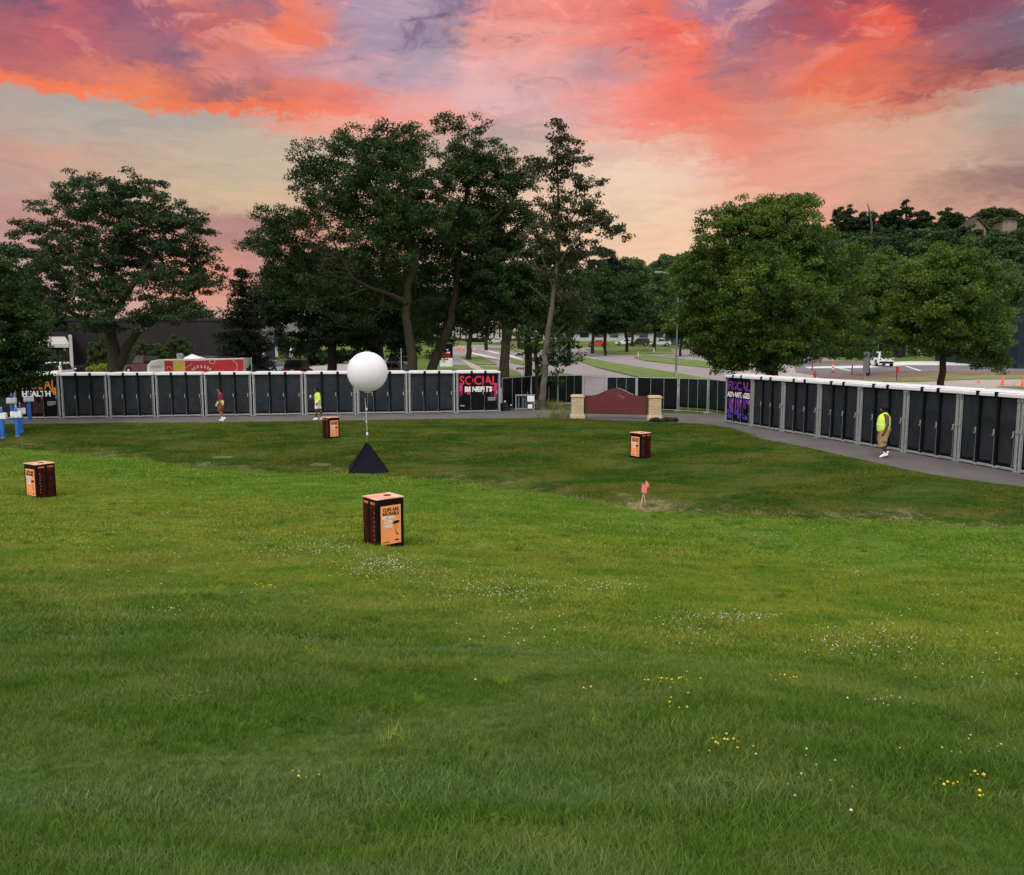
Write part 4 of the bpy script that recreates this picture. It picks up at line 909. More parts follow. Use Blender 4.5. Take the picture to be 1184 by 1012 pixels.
def poster_social(root, wd, dw):
    p_ = poster_base(root, wd, dw)
    text('headline', 'SOCIAL', .72, M['crimson'], p_, (0, Y_, 1.62), wd * .86, .012)
    mb = MB(); g = random.Random(3)
    for k in range(34):
        x = (g.random() - .5) * wd * .86; edge = abs(x) / (wd * .43); h = g.uniform(.05, .5) * (.4 + edge); mb.box((x, Y_ - .001, 1.50 - h / 2), (g.uniform(.015, .06), .003, h))
    mb.box((-wd * .395, Y_ - .002, 1.42), (.18, .003, .36)); mb.box((wd * .395, Y_ - .002, 1.42), (.17, .003, .36))
    mb.build('paint_drips', M['magenta'], p_)
    text('subheading', 'BENEFITS', .40, M['white'], p_, (0, Y_ - .006, 1.22), wd * .62, .016)
    mb = MB(); blobs(mb, [(dw, .86, .5, .035), (dw - .04, .80, .42, .018), (dw, .765, .5, .018), (dw - .02, .73, .46, .018), (dw - .03, .695, .44, .018), (-dw - .14, .40, .24, .06)], Y_); mb.build('small_print', M['trimlight'], p_)
def poster_global(root, wd, dw):
    p_ = poster_base(root, wd, dw)
    text('headline', 'GLOBAL', .74, M['amber'], p_, (0, Y_, 1.58), wd * .86, .012)
    mb = MB(); mb.box((wd * .39, Y_ - .001, 1.44), (.2, .003, .34)); mb.box((wd * .33, Y_ - .001, 1.50), (.1, .003, .16)); mb.build('paint_smear', M['amber'], p_)
    text('subheading', 'HEALTH', .40, M['white'], p_, (-.02, Y_ - .006, 1.20), wd * .62, .016)
    mb = MB()
    for (x, s_) in ((-dw * .9, 1), (-.12, 1.05), (.18, .95), (-dw * 1.25, .9)):
        mb.ell((x, Y_ - .0, .98 * s_), (.07, .004, .09)); mb.prism([(x - .17, .30), (x + .17, .30), (x + .15, .80 * s_), (x + .06, .90 * s_), (x - .06, .90 * s_), (x - .15, .80 * s_)], Y_ - .003, Y_ + .002)
    mb.build('dark_figures', M['posterbrown'], p_)
    mb = MB(); blobs(mb, [(dw, .90, .5, .04), (dw, .84, .5, .018), (dw - .02, .80, .45, .018), (dw, .76, .5, .018), (dw - .08, .72, .3, .018)], Y_ - .002); mb.build('small_print', M['trimlight'], p_)
def poster_fiscal(root, wd, dw):
    p_ = poster_base(root, wd, dw)
    text('headline', 'FISCAL', .60, M['purple'], p_, (0, Y_, 1.68), wd * .82, .010)
    text('subheading', 'ADVANTAGES', .36, M['white'], p_, (0, Y_ - .006, 1.32), wd * .86, .012)
    mb = MB(); g = random.Random(9)
    for k in range(46): x = (g.random() - .5) * wd * .84; h = g.uniform(.1, .75); mb.box((x, Y_ - .001, 1.24 - h / 2), (g.uniform(.03, .14), .003, h))
    mb.build('purple_smears', M['purple'], p_)
    mb = MB()
    for k in range(26): x = (g.random() - .5) * wd * .8; mb.box((x, Y_ - .004, g.uniform(.3, .62)), (g.uniform(.06, .3), .003, g.uniform(.04, .2)))
    mb.build('violet_smears', M['violet'], p_)
def place(root, p0, p1, wref, gap=.07):
    d = Vector((p1[0] - p0[0], p1[1] - p0[1])); L_ = d.length; root.location = ((p0[0] + p1[0]) / 2, (p0[1] + p1[1]) / 2, .012)
    root.rotation_euler = (0, 0, math.atan2(d.y, d.x)); root.scale = ((L_ - gap) / wref, 1, 1)
px_l = [-92, -37, 17.5, 72, 126.7, 181, 237, 292.6, 352, 412.5, 472, 527, 579]
pts = [PZ(px, 484.3 - (px - 70) * .0150) for px in px_l]
labs = ['cabin block at the far left behind the blue posts, mostly under the tree edge',
 'second block behind the blue posts, half hidden by the left edge tree',
 None,
 'black cabin block immediately right of the orange GLOBAL HEALTH banner',
 'black cabin block below the forked trunk and the bright yellow green shrubs',
 'black cabin block directly below the white front of the red painted trailer',
 'black cabin block with the person in the maroon shirt walking past it',
 'black cabin block between the maroon shirt walker and the lime shirt walker, below the spruce',
 'black cabin block behind the walker in the lime yellow shirt',
 'black cabin block partly covered by the white balloon',
 'plain black cabin block just left of the red lettered SOCIAL BENEFITS banner', None]
proto = cabin('cabin_block', 2.6); W0 = 2.6; used = False
GL = 'black three door cabin blocks of the long left row'
for k in range(1, len(pts) - 1):
    lab = labs[k]
    if lab is None: continue
    o = proto if not used else copy_tree(proto); used = True
    place(o, pts[k], pts[k + 1], W0); tag(o, lab, 'cabin', GL)
o = cabin('cabin_block', 2.6, poster_global); place(o, pts[2], pts[3], 2.6); tag(o, 'cabin block wearing a black banner with orange GLOBAL and white HEALTH lettering', 'cabin', GL)
o = cabin('cabin_block', 2.6, poster_social); place(o, pts[11], pts[12], 2.6); tag(o, 'cabin block wearing a black banner with red dripping SOCIAL and white BENEFITS', 'cabin', GL)
px_r = [840, 871, 907, 949, 996, 1050, 1112, 1184, 1270]
ys_r = [40.9, 38.5, 36.2, 33.8, 31.4, 29.05, 26.7, 24.3, 21.9]
pr_ = [((px - CX) / F * y, y) for px, y in zip(px_r, ys_r)]; pr_[0] = (pr_[0][0], pr_[0][1])
labr = [None, 'black cabin block right beside the purple FISCAL ADVANTAGES banner', 'black cabin block of the right row standing below the red fire hydrant',
 'black cabin block of the right row just left of the walker in the lime vest', 'black cabin block with the walker in the lime vest passing in front',
 'black cabin block right of the vest walker, below the thin straight trunk', 'nearest cabin block wholly in view in the right row, below the orange cones', 'nearest block of the right row, cut off by the right photo edge']
GR = 'black three door cabin blocks of the curving right row'
for k in range(8):
    if labr[k] is None: o = cabin('cabin_block', 2.6, poster_fiscal); tag(o, 'cabin block wearing a black banner with purple FISCAL and white ADVANTAGES', 'cabin', GR)
    else: o = copy_tree(proto); tag(o, labr[k], 'cabin', GR)
    place(o, pr_[k], pr_[k + 1], 2.6, .05)

# ------------------------------------------------------------------ windscreen fences
def mesh_panel(p0, p1, h, z0, label, mt='mesh_fence', grp=None, over=0.0, clear=0.25):
    p0 = Vector((p0[0], p0[1], 0)); p1 = Vector((p1[0], p1[1], 0)); d = p1 - p0; L_ = d.length; c = (p0 + p1) / 2
    root = empty('mesh_fence', (c.x, c.y, z0), math.atan2(d.y, d.x), label, 'fence panel', grp)
    mb = MB(); hw = L_ / 2 - .03
    for x in (-hw, hw, -hw * .33, hw * .33): mb.cyl((x, -.03, 0), (x, -.03, h + .02), .024 if abs(x) > hw * .9 else .014, n=7)
    for z in (.06, h): mb.cyl((-hw, -.03, z), (hw, -.03, z), .02, n=7)
    mb.build('frame', M['galv'], root)
    V = []; Fc = []; nx_ = 14; nz_ = 8
    for j in range(nz_ + 1):
        for i in range(nx_ + 1):
            u, v = i / nx_, j / nz_; V.append(((u - .5) * 2 * hw, .012 + .03 * math.sin(u * 9 + p0.x) * math.sin(math.pi * v) + .015 * math.sin(u * 21 + v * 4), clear + v * (h - clear + over)))
    for j in range(nz_):
        for i in range(nx_): a_ = j * (nx_ + 1) + i; Fc.append([a_, a_ + 1, a_ + nx_ + 2, a_ + nx_ + 1])
    s_ = np_mesh('windscreen', V, Fc, M[mt], root, True); sm = s_.modifiers.new('thickness', 'SOLIDIFY'); sm.thickness = .004
    mb = MB(); 
    for x in (-hw, hw): mb.box((x, -.03, .03), (.16, .5, .06), 0, 0, .01)
    mb.build('foot', M['rail'], root)
    return root
GF = 'fence panels hung with dark windscreen mesh'
a0 = PZ(580, 475.5); a1 = Vector((1.65, 51.3)); 
q = [(a0.x, a0.y + .2), (1.2, 51.0), (2.95, 52.1), (4.62, 52.9)]
for k, lab in enumerate(['widest black mesh fence panel between the red lettered banner and the slender trunk', 'dark mesh fence panel directly right of the slender pale trunk', 'dark mesh fence panel behind the left stone pillar']):
    mesh_panel(q[k], q[k + 1], 1.95, 0, lab, grp=GF, mt='black_cloth' if k == 0 else 'mesh_fence', clear=.05 if k == 0 else .2)
q2 = [(PD(702, 440, 49.5).x, 49.5), (7.35, 49.0), (9.0, 47.0), (9.75, 45.6), (11.0, 43.6), (12.3, 41.6)]
q2 = [(5.9, 49.6), (7.55, 49.2), (8.05, 45.4), (9.75, 45.6), (10.9, 44.4), (11.1, 41.2)]
labs2 = ['green mesh fence panel directly behind the arched maroon board', None, 'black opaque fence panel behind the right stone pillar', 'green mesh fence panel right of the black opaque panel', 'green mesh fence panel touching the purple lettered cabin']
mesh_panel((5.85, 49.6), (7.6, 49.2), 1.95, 0, labs2[0], grp=GF)
mesh_panel((7.65, 49.1), (9.9, 47.9), 1.95, 0, labs2[2], 'black_cloth', GF, clear=.05)
mesh_panel((9.95, 47.8), (11.3, 46.3), 1.95, 0, labs2[3], grp=GF)
mesh_panel((11.35, 46.2), (12.0, 42.9), 1.95, 0, labs2[4], grp=GF)
# a bare wire panel between the two runs
root = empty('wire_gate', (5.25, 51.2, 0), -.9, 'bare wire mesh gate panel between the two dark screens', 'gate')
mb = MB()
for x in (-.9, .9): mb.cyl((x, 0, 0), (x, 0, 1.95), .022, n=7)
mb.cyl((-.9, 0, 1.9), (.9, 0, 1.9), .018, n=6); mb.cyl((-.9, 0, .1), (.9, 0, .1), .018, n=6); mb.build('frame', M['galv'], root)
mb = MB()
for k in range(7): mb.cyl((-.85 + k * .283, 0, .1), (-.85 + k * .283, 0, 1.9), .003, n=4, cap=False)
for k in range(6): mb.cyl((-.9, 0, .2 + k * .3), (.9, 0, .2 + k * .3), .003, n=4, cap=False)
mb.build('wire_mesh', M['galv'], root)

# ------------------------------------------------------------------ stone pillars and board
def pillar(px, pyb, label):
    q = PZ(px, pyb); root = empty('stone_pillar', (q.x, q.y + .3, 0), 0, label, 'pillar', 'sandstone pillars either side of the maroon board')
    mb = MB(); z = 0
    mb.box((0, 0, .10), (.78, .70, .22), 0, 0, .03); mb.box((0, 0, .235), (.72, .64, .07), 0, 0, .03); mb.build('plinth', M['stone'], root)
    mb = MB(); g = random.Random(px); z = .27
    for r_ in range(6):
        h = .145; off = .15 if r_ % 2 else -.02
        mb.box((-.32 + (.32 + off) / 2 - .002, 0, z + h / 2), (.32 + off - .008, .58 + g.uniform(-.01, .01), h - .010), 0, 0, .012); mb.box((.32 - (.32 - off) / 2 + .002, 0, z + h / 2), (.32 - off - .008, .58 + g.uniform(-.01, .01), h - .010), 0, 0, .012); z += h
    mb.box((0, 0, .27 + .435), (.60, .54, .87), 1); mb.build('shaft', [M['stone'], mortar], root)
    mb = MB(); mb.box((0, 0, z + .04), (.74, .68, .09), 0, 0, .03); mb.box((0, 0, z + .105), (.64, .58, .06), 0, 0, .028); mb.build('cap', M['stone'], root)
    return root
mortar = mat('mortar', (.34, .29, .21), .9)
pl = pillar(668, 484.5, 'sandstone pillar at the left end of the arched maroon board'); prr = pillar(757.5, 486, 'sandstone pillar at the right end of the maroon board beside the black sack')
xa, xb = pl.location.x + .33, prr.location.x - .33; yc = (pl.location.y + prr.location.y) / 2; wv = xb - xa
root = empty('arched_sign', ((xa + xb) / 2, yc, 0), math.atan2(prr.location.y - pl.location.y, wv), 'arched dark maroon sign board hung between two sandstone pillars', 'sign')
def arch(hw, z0, zs, zt, n=26):
    pts_ = [(-hw, z0), (hw, z0), (hw, zs)]
    for k in range(n + 1):
        u = 1 - 2 * k / n; pts_.append((u * hw * .82, zs + (zt - zs) * (.5 + .5 * math.cos(math.pi * min(1, abs(u) ** .95)))))
    pts_.append((-hw, zs)); return pts_
mb = MB(); mb.prism(arch(wv / 2 - .03, .30, 1.20, 1.62), -.07, .07); mb.build('board', M['maroon'], root)
mb = MB(); P_ = arch(wv / 2 - .03, .30, 1.20, 1.62)
for a_, b_ in zip(P_[1:], P_[2:] + P_[:1]):
    if math.hypot(a_[0] - b_[0], a_[1] - b_[1]) > .002: mb.cyl((a_[0], -.02, a_[1] + .01), (b_[0], -.02, b_[1] + .01), .028, n=6)
mb.box((0, -.0, .29), (wv - .06, .15, .05)); mb.box((-wv / 2 + .02, 0, .75), (.06, .15, .95)); mb.box((wv / 2 - .02, 0, .75), (.06, .15, .95)); mb.build('frame_trim', M['trim'], root)
mb = MB(); top = [(p_[0], p_[1]) for p_ in P_ if p_[1] > 1.25 and p_[0] > .1]
for a_, b_ in zip(top, top[1:]): mb.cyl((a_[0], -.055, a_[1] + .03), (b_[0], -.055, b_[1] + .03), .014, n=5)
mb.build('worn_edge', M['trimlight'], root)
mb = MB(); mb.ell((.35, -.071, 1.18), (.13, .004, .07), mtx=Matrix.Rotation(.6, 4, 'Y')); mb.ell((.17, -.071, 1.25), (.05, .004, .09)); mb.ell((-.75, -.071, 1.0), (.03, .004, .02)); mb.build('scuff_marks', mat('scuffed maroon', (.20, .06, .045), .7), root)
# black sack heap
mb = MB(); g = random.Random(4)
for k in range(9): mb.ell((g.uniform(-.55, .6), g.uniform(-.15, .15), .07), (g.uniform(.15, .34), g.uniform(.12, .2), g.uniform(.07, .20)), mtx=Matrix.Rotation(g.uniform(-.4, .4), 4, 'Y'))
q = PZ(766, 487.5); o = mb.build('sack_heap', mat('black plastic sheet', (.008, .008, .009), .35, 0, .3, 9, .8, 8)); o.location = (q.x, q.y - .1, 0); tag(o, 'crumpled black plastic sheet heaped at the foot of the right sandstone pillar', 'plastic sheet')
# utility cart by the fence
q = PZ(607, 474.5); root = empty('valve_rack', (q.x, q.y, 0), 0, 'grey metal rack of pipes and white boxes before the black mesh fence', 'utility rack')
mb = MB()
for x in (-.55, .55):
    for y in (-.22, .22): mb.box((x, y, .46), (.05, .05, .92))
for z in (.1, .9): mb.box((0, -.22, z), (1.1, .05, .05)); mb.box((0, .22, z), (1.1, .05, .05))
mb.box((0, 0, .93), (1.2, .52, .03)); mb.build('frame', M['galv'], root)
mb = MB(); mb.box((.34, -.24, .70), (.42, .12, .34), 0, 0, .02); mb.box((.30, -.24, .24), (.28, .14, .26), 0, 0, .03); mb.build('white_box', M['whitebox'], root)
mb = MB(); mb.cyl((-.38, -.1, 0), (-.38, -.1, .8), .07); mb.cyl((-.12, -.1, 0), (-.12, -.1, .8), .09); mb.cyl((.05, -.1, 0), (.05, -.1, .85), .05); mb.cyl((.15, 0, .9), (.15, 0, 1.12), .03); mb.build('pipe', mat('blue grey pipe', (.08, .12, .17), .4, .3), root)
q = PZ(578, 475); root = empty('hose_heap', (q.x + .25, q.y, 0), 0, 'dark coiled hose heap beside the red lettered banner', 'hose')
mb = MB(); g = random.Random(8)
for c in range(5):
    r_ = .36 - .04 * c; z = .06 + .085 * c; n = 20; off = g.uniform(-.05, .05)
    for k in range(n):
        a_, b_ = 2 * math.pi * k / n, 2 * math.pi * (k + 1) / n; mb.cyl((off + r_ * math.cos(a_), r_ * .8 * math.sin(a_), z + .02 * math.sin(3 * a_)), (off + r_ * math.cos(b_), r_ * .8 * math.sin(b_), z + .02 * math.sin(3 * b_)), .045, n=6, cap=False)
mb.build('coil', M['trim'], root); mb = MB(); mb.ell((.42, -.1, .34), (.05, .05, .05)); mb.ell((.05, -.2, .56), (.07, .05, .07)); mb.build('fitting', M['whitebox'], root)
# dry tall grass round the slender trunk
gt = [tuft('dry tuft %d' % k, 40, .22, .55, .016, mat('dry stalks %d' % k, (.26, .23, .09) if k % 2 else (.12, .16, .04), .9, 0, .2), .5, 300 + k) for k in range(4)]
c = PZ(627, 473); P_ = []
for k in range(46): P_.append((c.x + rng.normal() * .75, c.y + rng.uniform(-.7, .9), 0))
for k in range(16): P_.append((pl.location.x - .5 - abs(rng.normal()) * .6, pl.location.y + rng.uniform(-.2, .8), 0))
o = scatter('dry_grass_clumps', P_, rng.uniform(0, 6, len(P_)), rng.uniform(.5, 1.2, len(P_)), rng.integers(0, 4, len(P_)), gt); tag(o, 'tall dry grass around the slender trunk and left stone pillar', 'grass', kind='stuff')

# ------------------------------------------------------------------ cup return bins
def bin_(px, pyb, rz, label, w=.56, dp=.50, h=.90, flip=False):
    """local -y is the orange poster face"""
    q = PG(px, pyb); root = empty('cup_return_bin', q, rz, label, 'bin', 'black cup return bins on the lawn')
    mb = MB(); mb.box((0, 0, h / 2), (w, dp, h), 0, 0, .012); mb.build('body', M['binblack'], root)
    mb = MB(); mb.box((0, 0, h + .011), (w + .015, dp + .015, .022), 0, 0, .006); lid = mb.build('lid', lidm, root)
    mb = MB(); mb.cyl((w * .16, 0, h + .0), (w * .16, 0, h + .026), .075, n=20); mb.build('opening', M['ink'], lid)
    mb = MB(); mb.box((0, -dp / 2 - .004, h * .48), (w * .74, .006, h * .78)); po = mb.build('poster', M['orange'], root)
    y = -dp / 2 - .010
    text('poster_title', 'CUPS ARE\nREUSABLE', .088, M['ink'], po, (0, y, h * .755), w * .60, .0015)
    text('poster_text', 'RETURN\nCUPS\nHERE', .094, M['white'], po, (-w * .10, y - .001, h * .595), w * .46, .0025)
    mb = MB(); mb.ell((w * .19, y, h * .52), (.075, .004, .028), mtx=Matrix.Rotation(-.15, 4, 'Y')); mb.build('cup_mark', M['ink'], po)
    mb = MB(); mb.prism([(w * .16, h * .36), (w * .22, h * .26), (w * .27, h * .27), (w * .19, h * .33), (w * .18, h * .38)], y - .002, y + .002); mb.prism([(-w * .3, h * .13), (-w * .08, h * .13), (-w * .08, h * .142), (-w * .3, h * .142)], y - .002, y + .002); mb.prism([(w * .14, h * .15), (w * .28, h * .15), (w * .28, h * .175), (w * .14, h * .175)], y - .002, y + .002)
    mb.build('small_mark', M['ink'], po)
    mb = MB(); mb.prism([(w * .10, h * .50), (w * .28, h * .50), (w * .24, h * .385), (w * .15, h * .385)], y - .0005, y + .002); mb.build('cup_body', cupm, po)
    for s_ in (-1, 1):                        # side faces: dark red figured print either side of a black corner strip
        mb = MB(); mb.box((s_ * (w / 2 + .003), -dp * .23, h * .5), (.006, dp * .34, h * .90)); mb.box((s_ * (w / 2 + .003), dp * .24, h * .5), (.006, dp * .32, h * .90))
        sp_ = mb.build('side_print', M['redprint'], root)
        mb = MB()
        for yy_ in (-dp * .23, dp * .24): mb.box((s_ * (w / 2 + .007), yy_, h * .925), (.004, dp * .32, h * .05)); 
        for k in range(7): mb.box((s_ * (w / 2 + .007), -dp * .34 + .01 * (k % 3), h * (.2 + .09 * k)), (.003, .02, .03))
        mb.build('side_lettering', darkor, sp_)
    return root
lidm = mat('pale orange lid', (.78, .24, .10), .5, 0, .18, 3.0, c2=(.80, .58, .50)); darkor = mat('burnt orange print', (.50, .10, .03), .6, 0, .3, 8); cupm = mat('cup outline tint', (.72, .25, .09), .6)
def aim(px, pyb, off): q = PG(px, pyb); return math.atan2(-q.x, q.y) * 1.0 + off     # yaw that would face the camera, plus an offset
bin_(444, 631, R(40), 'largest black cup bin nearest the camera, below the black pyramid')
bin_(48, 575, R(-31), 'black cup bin at the left side showing a narrow orange poster and red side')
bin_(383, 506.5, R(46), 'small black cup bin beside the path at the feet of the lime shirt walker')
bin_(740, 529.5, R(-54), 'black cup bin on the mown grass right of the maroon board')

# ------------------------------------------------------------------ balloon light
q = PG(423, 546.5); YB = q.y + .4
root = empty('balloon_light', (q.x, YB, gz(q.x, YB)), R(14), 'white balloon light on a thin mast above a black pyramid skirt', 'balloon light'); zb = root.location.z
cb_ = PD(425.5, 430, YB); rb_ = 23.2 * YB / F; zc = cb_.z - zb; ap = PD(430, 511, YB).z - zb
mb = MB(); mb.ell((.05, 0, zc), (rb_, rb_, rb_ * .99), nu=40, nv=26); bl = mb.build('balloon', M['balloon'], root)
mb = MB()
for k in range(6):
    an = math.pi * k / 6
    for j in range(36):
        t0, t1 = 2 * math.pi * j / 36, 2 * math.pi * (j + 1) / 36
        f = lambda t_: (.05 + (rb_ + .001) * math.sin(t_) * math.cos(an), (rb_ + .001) * math.sin(t_) * math.sin(an), zc + rb_ * .991 * math.cos(t_))
        mb.cyl(f(t0), f(t1), .002, n=4, cap=False)
mb.build('seam', M['whitebox'], bl)
mb = MB(); mb.cyl((.05, 0, zc + rb_ * .97), (.05, 0, zc + rb_ + .015), .09, n=14); mb.cyl((.05, 0, zc - rb_ - .03), (.05, 0, zc - rb_ * .97), .10, n=14); mb.box((.05 - rb_ * .86, 0, zc + rb_ * .55), (.05, .03, .05), 0, 0, .005); mb.build('collar', M['trimlight'], bl)
mb = MB(); mb.cyl((0, 0, ap * .8), (-.02, 0, ap + .75), .020); mb.cyl((-.02, 0, ap + .7), (.05, 0, zc - rb_), .012); mb.build('mast', M['bar'], root)
mb = MB(); mb.box((0, 0, ap + .28), (.06, .06, .11), 0, 0, .01); mb.box((-.0, 0, ap + 1.12), (.045, .05, .08), 0, 0, .01); mb.box((-.02, 0, ap + .70), (.05, .06, .04)); mb.cyl((.0, -.05, ap + .4), (-.05, -.04, ap + 1.5), .006, n=5); mb.build('clamp', M['whitebox'], root)
hwp = 24 * YB / F * .96; mb = MB(); n = 10
for s_ in range(4):                           # four slightly sagging cloth sides
    V = []; Fc = []; T_ = Matrix.Rotation(s_ * math.pi / 2, 4, 'Z')
    for j in range(n + 1):
        v = j / n
        for i in range(n + 1):
            u = i / n; wq = hwp * (1 - v); sag = -.10 * math.sin(math.pi * u) * math.sin(math.pi * v) * (1 - v * .5)
            V.append(((u * 2 - 1) * wq, -(wq + .02) - sag, ap * (v ** 1.06) - .03 * (1 - v) * (1 + .6 * math.sin(u * 9 + s_))))
    for j in range(n):
        for i in range(n): a_ = j * (n + 1) + i; Fc.append([a_, a_ + 1, a_ + n + 2, a_ + n + 1])
    mb.add(V, Fc, 0, True, T_)
mb.build('skirt', M['navycloth'], root)

# crossed stakes with ribbons
q = PG(742, 586.5); root = empty('survey_stakes', q, 0, 'two crossed wooden stakes tied with pink ribbon at the edge of the dip', 'stakes')
s_ = q.y / F
def stk(p_, r_): return (p_[0] * s_, r_, p_[1] * s_)
mb = MB(); mb.cyl((-2 * s_, 0, -.05), (5 * s_, .02, 31 * s_), .016, n=5); mb.cyl((4.5 * s_, .05, 2 * s_), (1 * s_, .04, 28 * s_), .014, n=5); mb.build('stake', M['wood'], root)
mb = MB()
for (x0, z0, x1, z1, w) in ((4.8, 30, 6.5, 24, 1.6), (4.2, 27, 3.4, 17, 1.5), (1.2, 26.5, .2, 18, 1.5), (5.2, 29, 7.2, 27, 1.3)):
    V = [((x0 - w) * s_, -.03, z0 * s_), ((x0 + w) * s_, -.035, z0 * s_), ((x1 + w) * s_, -.06, z1 * s_), ((x1 - w) * s_, -.05, z1 * s_)]; V += [(a, b + .008, c_) for a, b, c_ in V]
    mb.add(V, [[0, 1, 2, 3], [4, 5, 6, 7], [0, 1, 5, 4], [1, 2, 6, 5], [2, 3, 7, 6], [3, 0, 4, 7]])
mb.build('ribbon', M['pink'], root)
# straw ring round the stakes
st_ = [tuft('straw %d' % k, 14, .12, .04, .008, mat('dry straw %d' % k, (.36, .30, .15), .9, 0, .2), 1.6, 500 + k) for k in range(3)]
P_ = [PG(752 + 20 * math.cos(a_) * r_ + rng.normal() * 3, 586 + 5.5 * math.sin(a_) * r_) for a_, r_ in zip(rng.uniform(0, 6.28, 260), rng.uniform(.6, 1.15, 260))]
P_ += [PG(rng.uniform(660, 1180), 0) if False else PG(x_, np.interp(x_, [600, 760, 980, 1184], [567, 590, 600, 610]) + rng.normal() * 2) for x_ in rng.uniform(640, 1184, 220)]
o = scatter('dry_straw', [tuple(p_) for p_ in P_], rng.uniform(0, 6, len(P_)), rng.uniform(.7, 1.6, len(P_)), rng.integers(0, 3, len(P_)), st_); tag(o, 'pale dry straw scattered around the stakes and along the dip', 'straw', kind='stuff')

# ------------------------------------------------------------------ blue dispenser posts
def dispenser(px, pyb, pyt, label, k):
    q = PZ(px, pyb, -.12); q.z = gz(q.x, q.y); root = empty('dispenser_post', q, R(10 * k), label, 'dispenser post', 'blue posts carrying white dispensers'); s_ = q.y / F; H = (pyb - pyt) * s_
    hp = H * .72; mb = MB(); mb.cyl((0, 0, 0), (0, 0, hp), .088, .088, 16); mb.cyl((0, 0, hp), (0, 0, H * .90), .060, .055, 14); mb.ell((0, 0, H * .90), (.055, .055, .06)); mb.cyl((0, 0, 0), (0, 0, .05), .12, .10, 16); mb.build('post', M['blue'], root)
    for sx in (-1, 1):
        mb = MB(); mb.box((sx * .145, -.02, H * .73), (.15, .20, .30), 0, 0, .03); mb.box((sx * .125, -.11, H * .70), (.09, .04, .06), 0, 0, .01); mb.build('dispenser', M['whitebox'], root)
    mb = MB(); mb.box((0, -.10, H * .73), (.16, .05, .26), 0, 0, .01); mb.build('bracket', M['whitebox'], root)
    mb = MB(); mb.cyl((0, 0, H * .90), (0, 0, H), .012, n=6); mb.ell((0, 0, H), (.02, .02, .03)); mb.build('tip', M['whitebox'], root)
for k, (px, pb, pt_, lab) in enumerate([(3.5, 503.5, 468, 'leftmost blue dispenser post at the very edge of the photo'), (15.5, 490.5, 457, 'blue dispenser post standing behind the front pair'), (20.5, 503, 468, 'front blue dispenser post of the touching pair'), (25, 500.5, 466, 'blue dispenser post just behind and right of the front pair post'), (35, 490.5, 454, 'rightmost blue dispenser post against the orange lettered banner')]): dispenser(px, pb, pt_, lab, k)

# ------------------------------------------------------------------ people
def caps(chains, voxel, name, m_, parent, smooth=4, extra=()):
    """chains of (point, radius) swept as tapered limbs, fused into one surface"""
    mb = MB()
    for ch in chains:
        for (p0, r0), (p1, r1) in zip(ch[:-1], ch[1:]):
            p0, p1 = Vector(p0), Vector(p1); mb.cyl(p0, p1, r0, r1, 14)
            mb.ell(p0, (r0,) * 3, nu=12, nv=8)
        mb.ell(ch[-1][0], (ch[-1][1],) * 3, nu=12, nv=8)
    for (c, r_, *mt) in extra: mb.ell(c, r_, mtx=mt[0] if mt else None, nu=20, nv=14)
    o = mb.build(name, m_, None); md = o.modifiers.new('fuse', 'REMESH'); md.mode = 'VOXEL'; md.voxel_size = voxel; md.use_smooth_shade = True
    s_ = o.modifiers.new('soften', 'SMOOTH'); s_.iterations = smooth; s_.factor = .5
    bpy.context.view_layer.update(); dg = bpy.context.evaluated_depsgraph_get(); me = bpy.data.meshes.new_from_object(o.evaluated_get(dg)); me.name = name
    bpy.data.objects.remove(o); o2 = bpy.data.objects.new(name, me); COL.objects.link(o2); o2.parent = parent
    me.materials.clear(); me.materials.append(m_)
    return o2
def V3(*a): return Vector(a)
def hand(wr, d, side, curl=.5):
    """finger chains from the wrist wr along direction d; side = sideways axis of the palm"""
    d = Vector(d).normalized(); side = Vector(side).normalized(); nrm = d.cross(side).normalized(); out = [[(wr, .027), (wr + d * .045, .030), (wr + d * .085, .028)]]
    for k, (L_, o_) in enumerate([(.070, .030), (.080, .010), (.074, -.010), (.058, -.028)]):
        b_ = wr + d * .088 + side * o_; m1 = b_ + d * L_ * .45 + nrm * curl * .012; m2 = m1 + (d * (1 - curl * .5) + nrm * curl * .8).normalized() * L_ * .32; m3 = m2 + (d * (1 - curl) + nrm * curl * 1.1).normalized() * L_ * .26
        out.append([(b_ - d * .02, .011), (b_, .0100), (m1, .0092), (m2, .0085), (m3, .0075)])
    t0 = wr + d * .03 + side * .026; t1 = t0 + (d * .6 + side * .6).normalized() * .036; t2 = t1 + (d * .9 + side * .1 + nrm * curl * .4).normalized() * .03; out.append([(t0, .014), (t1, .011), (t2, .0088)])
    return out
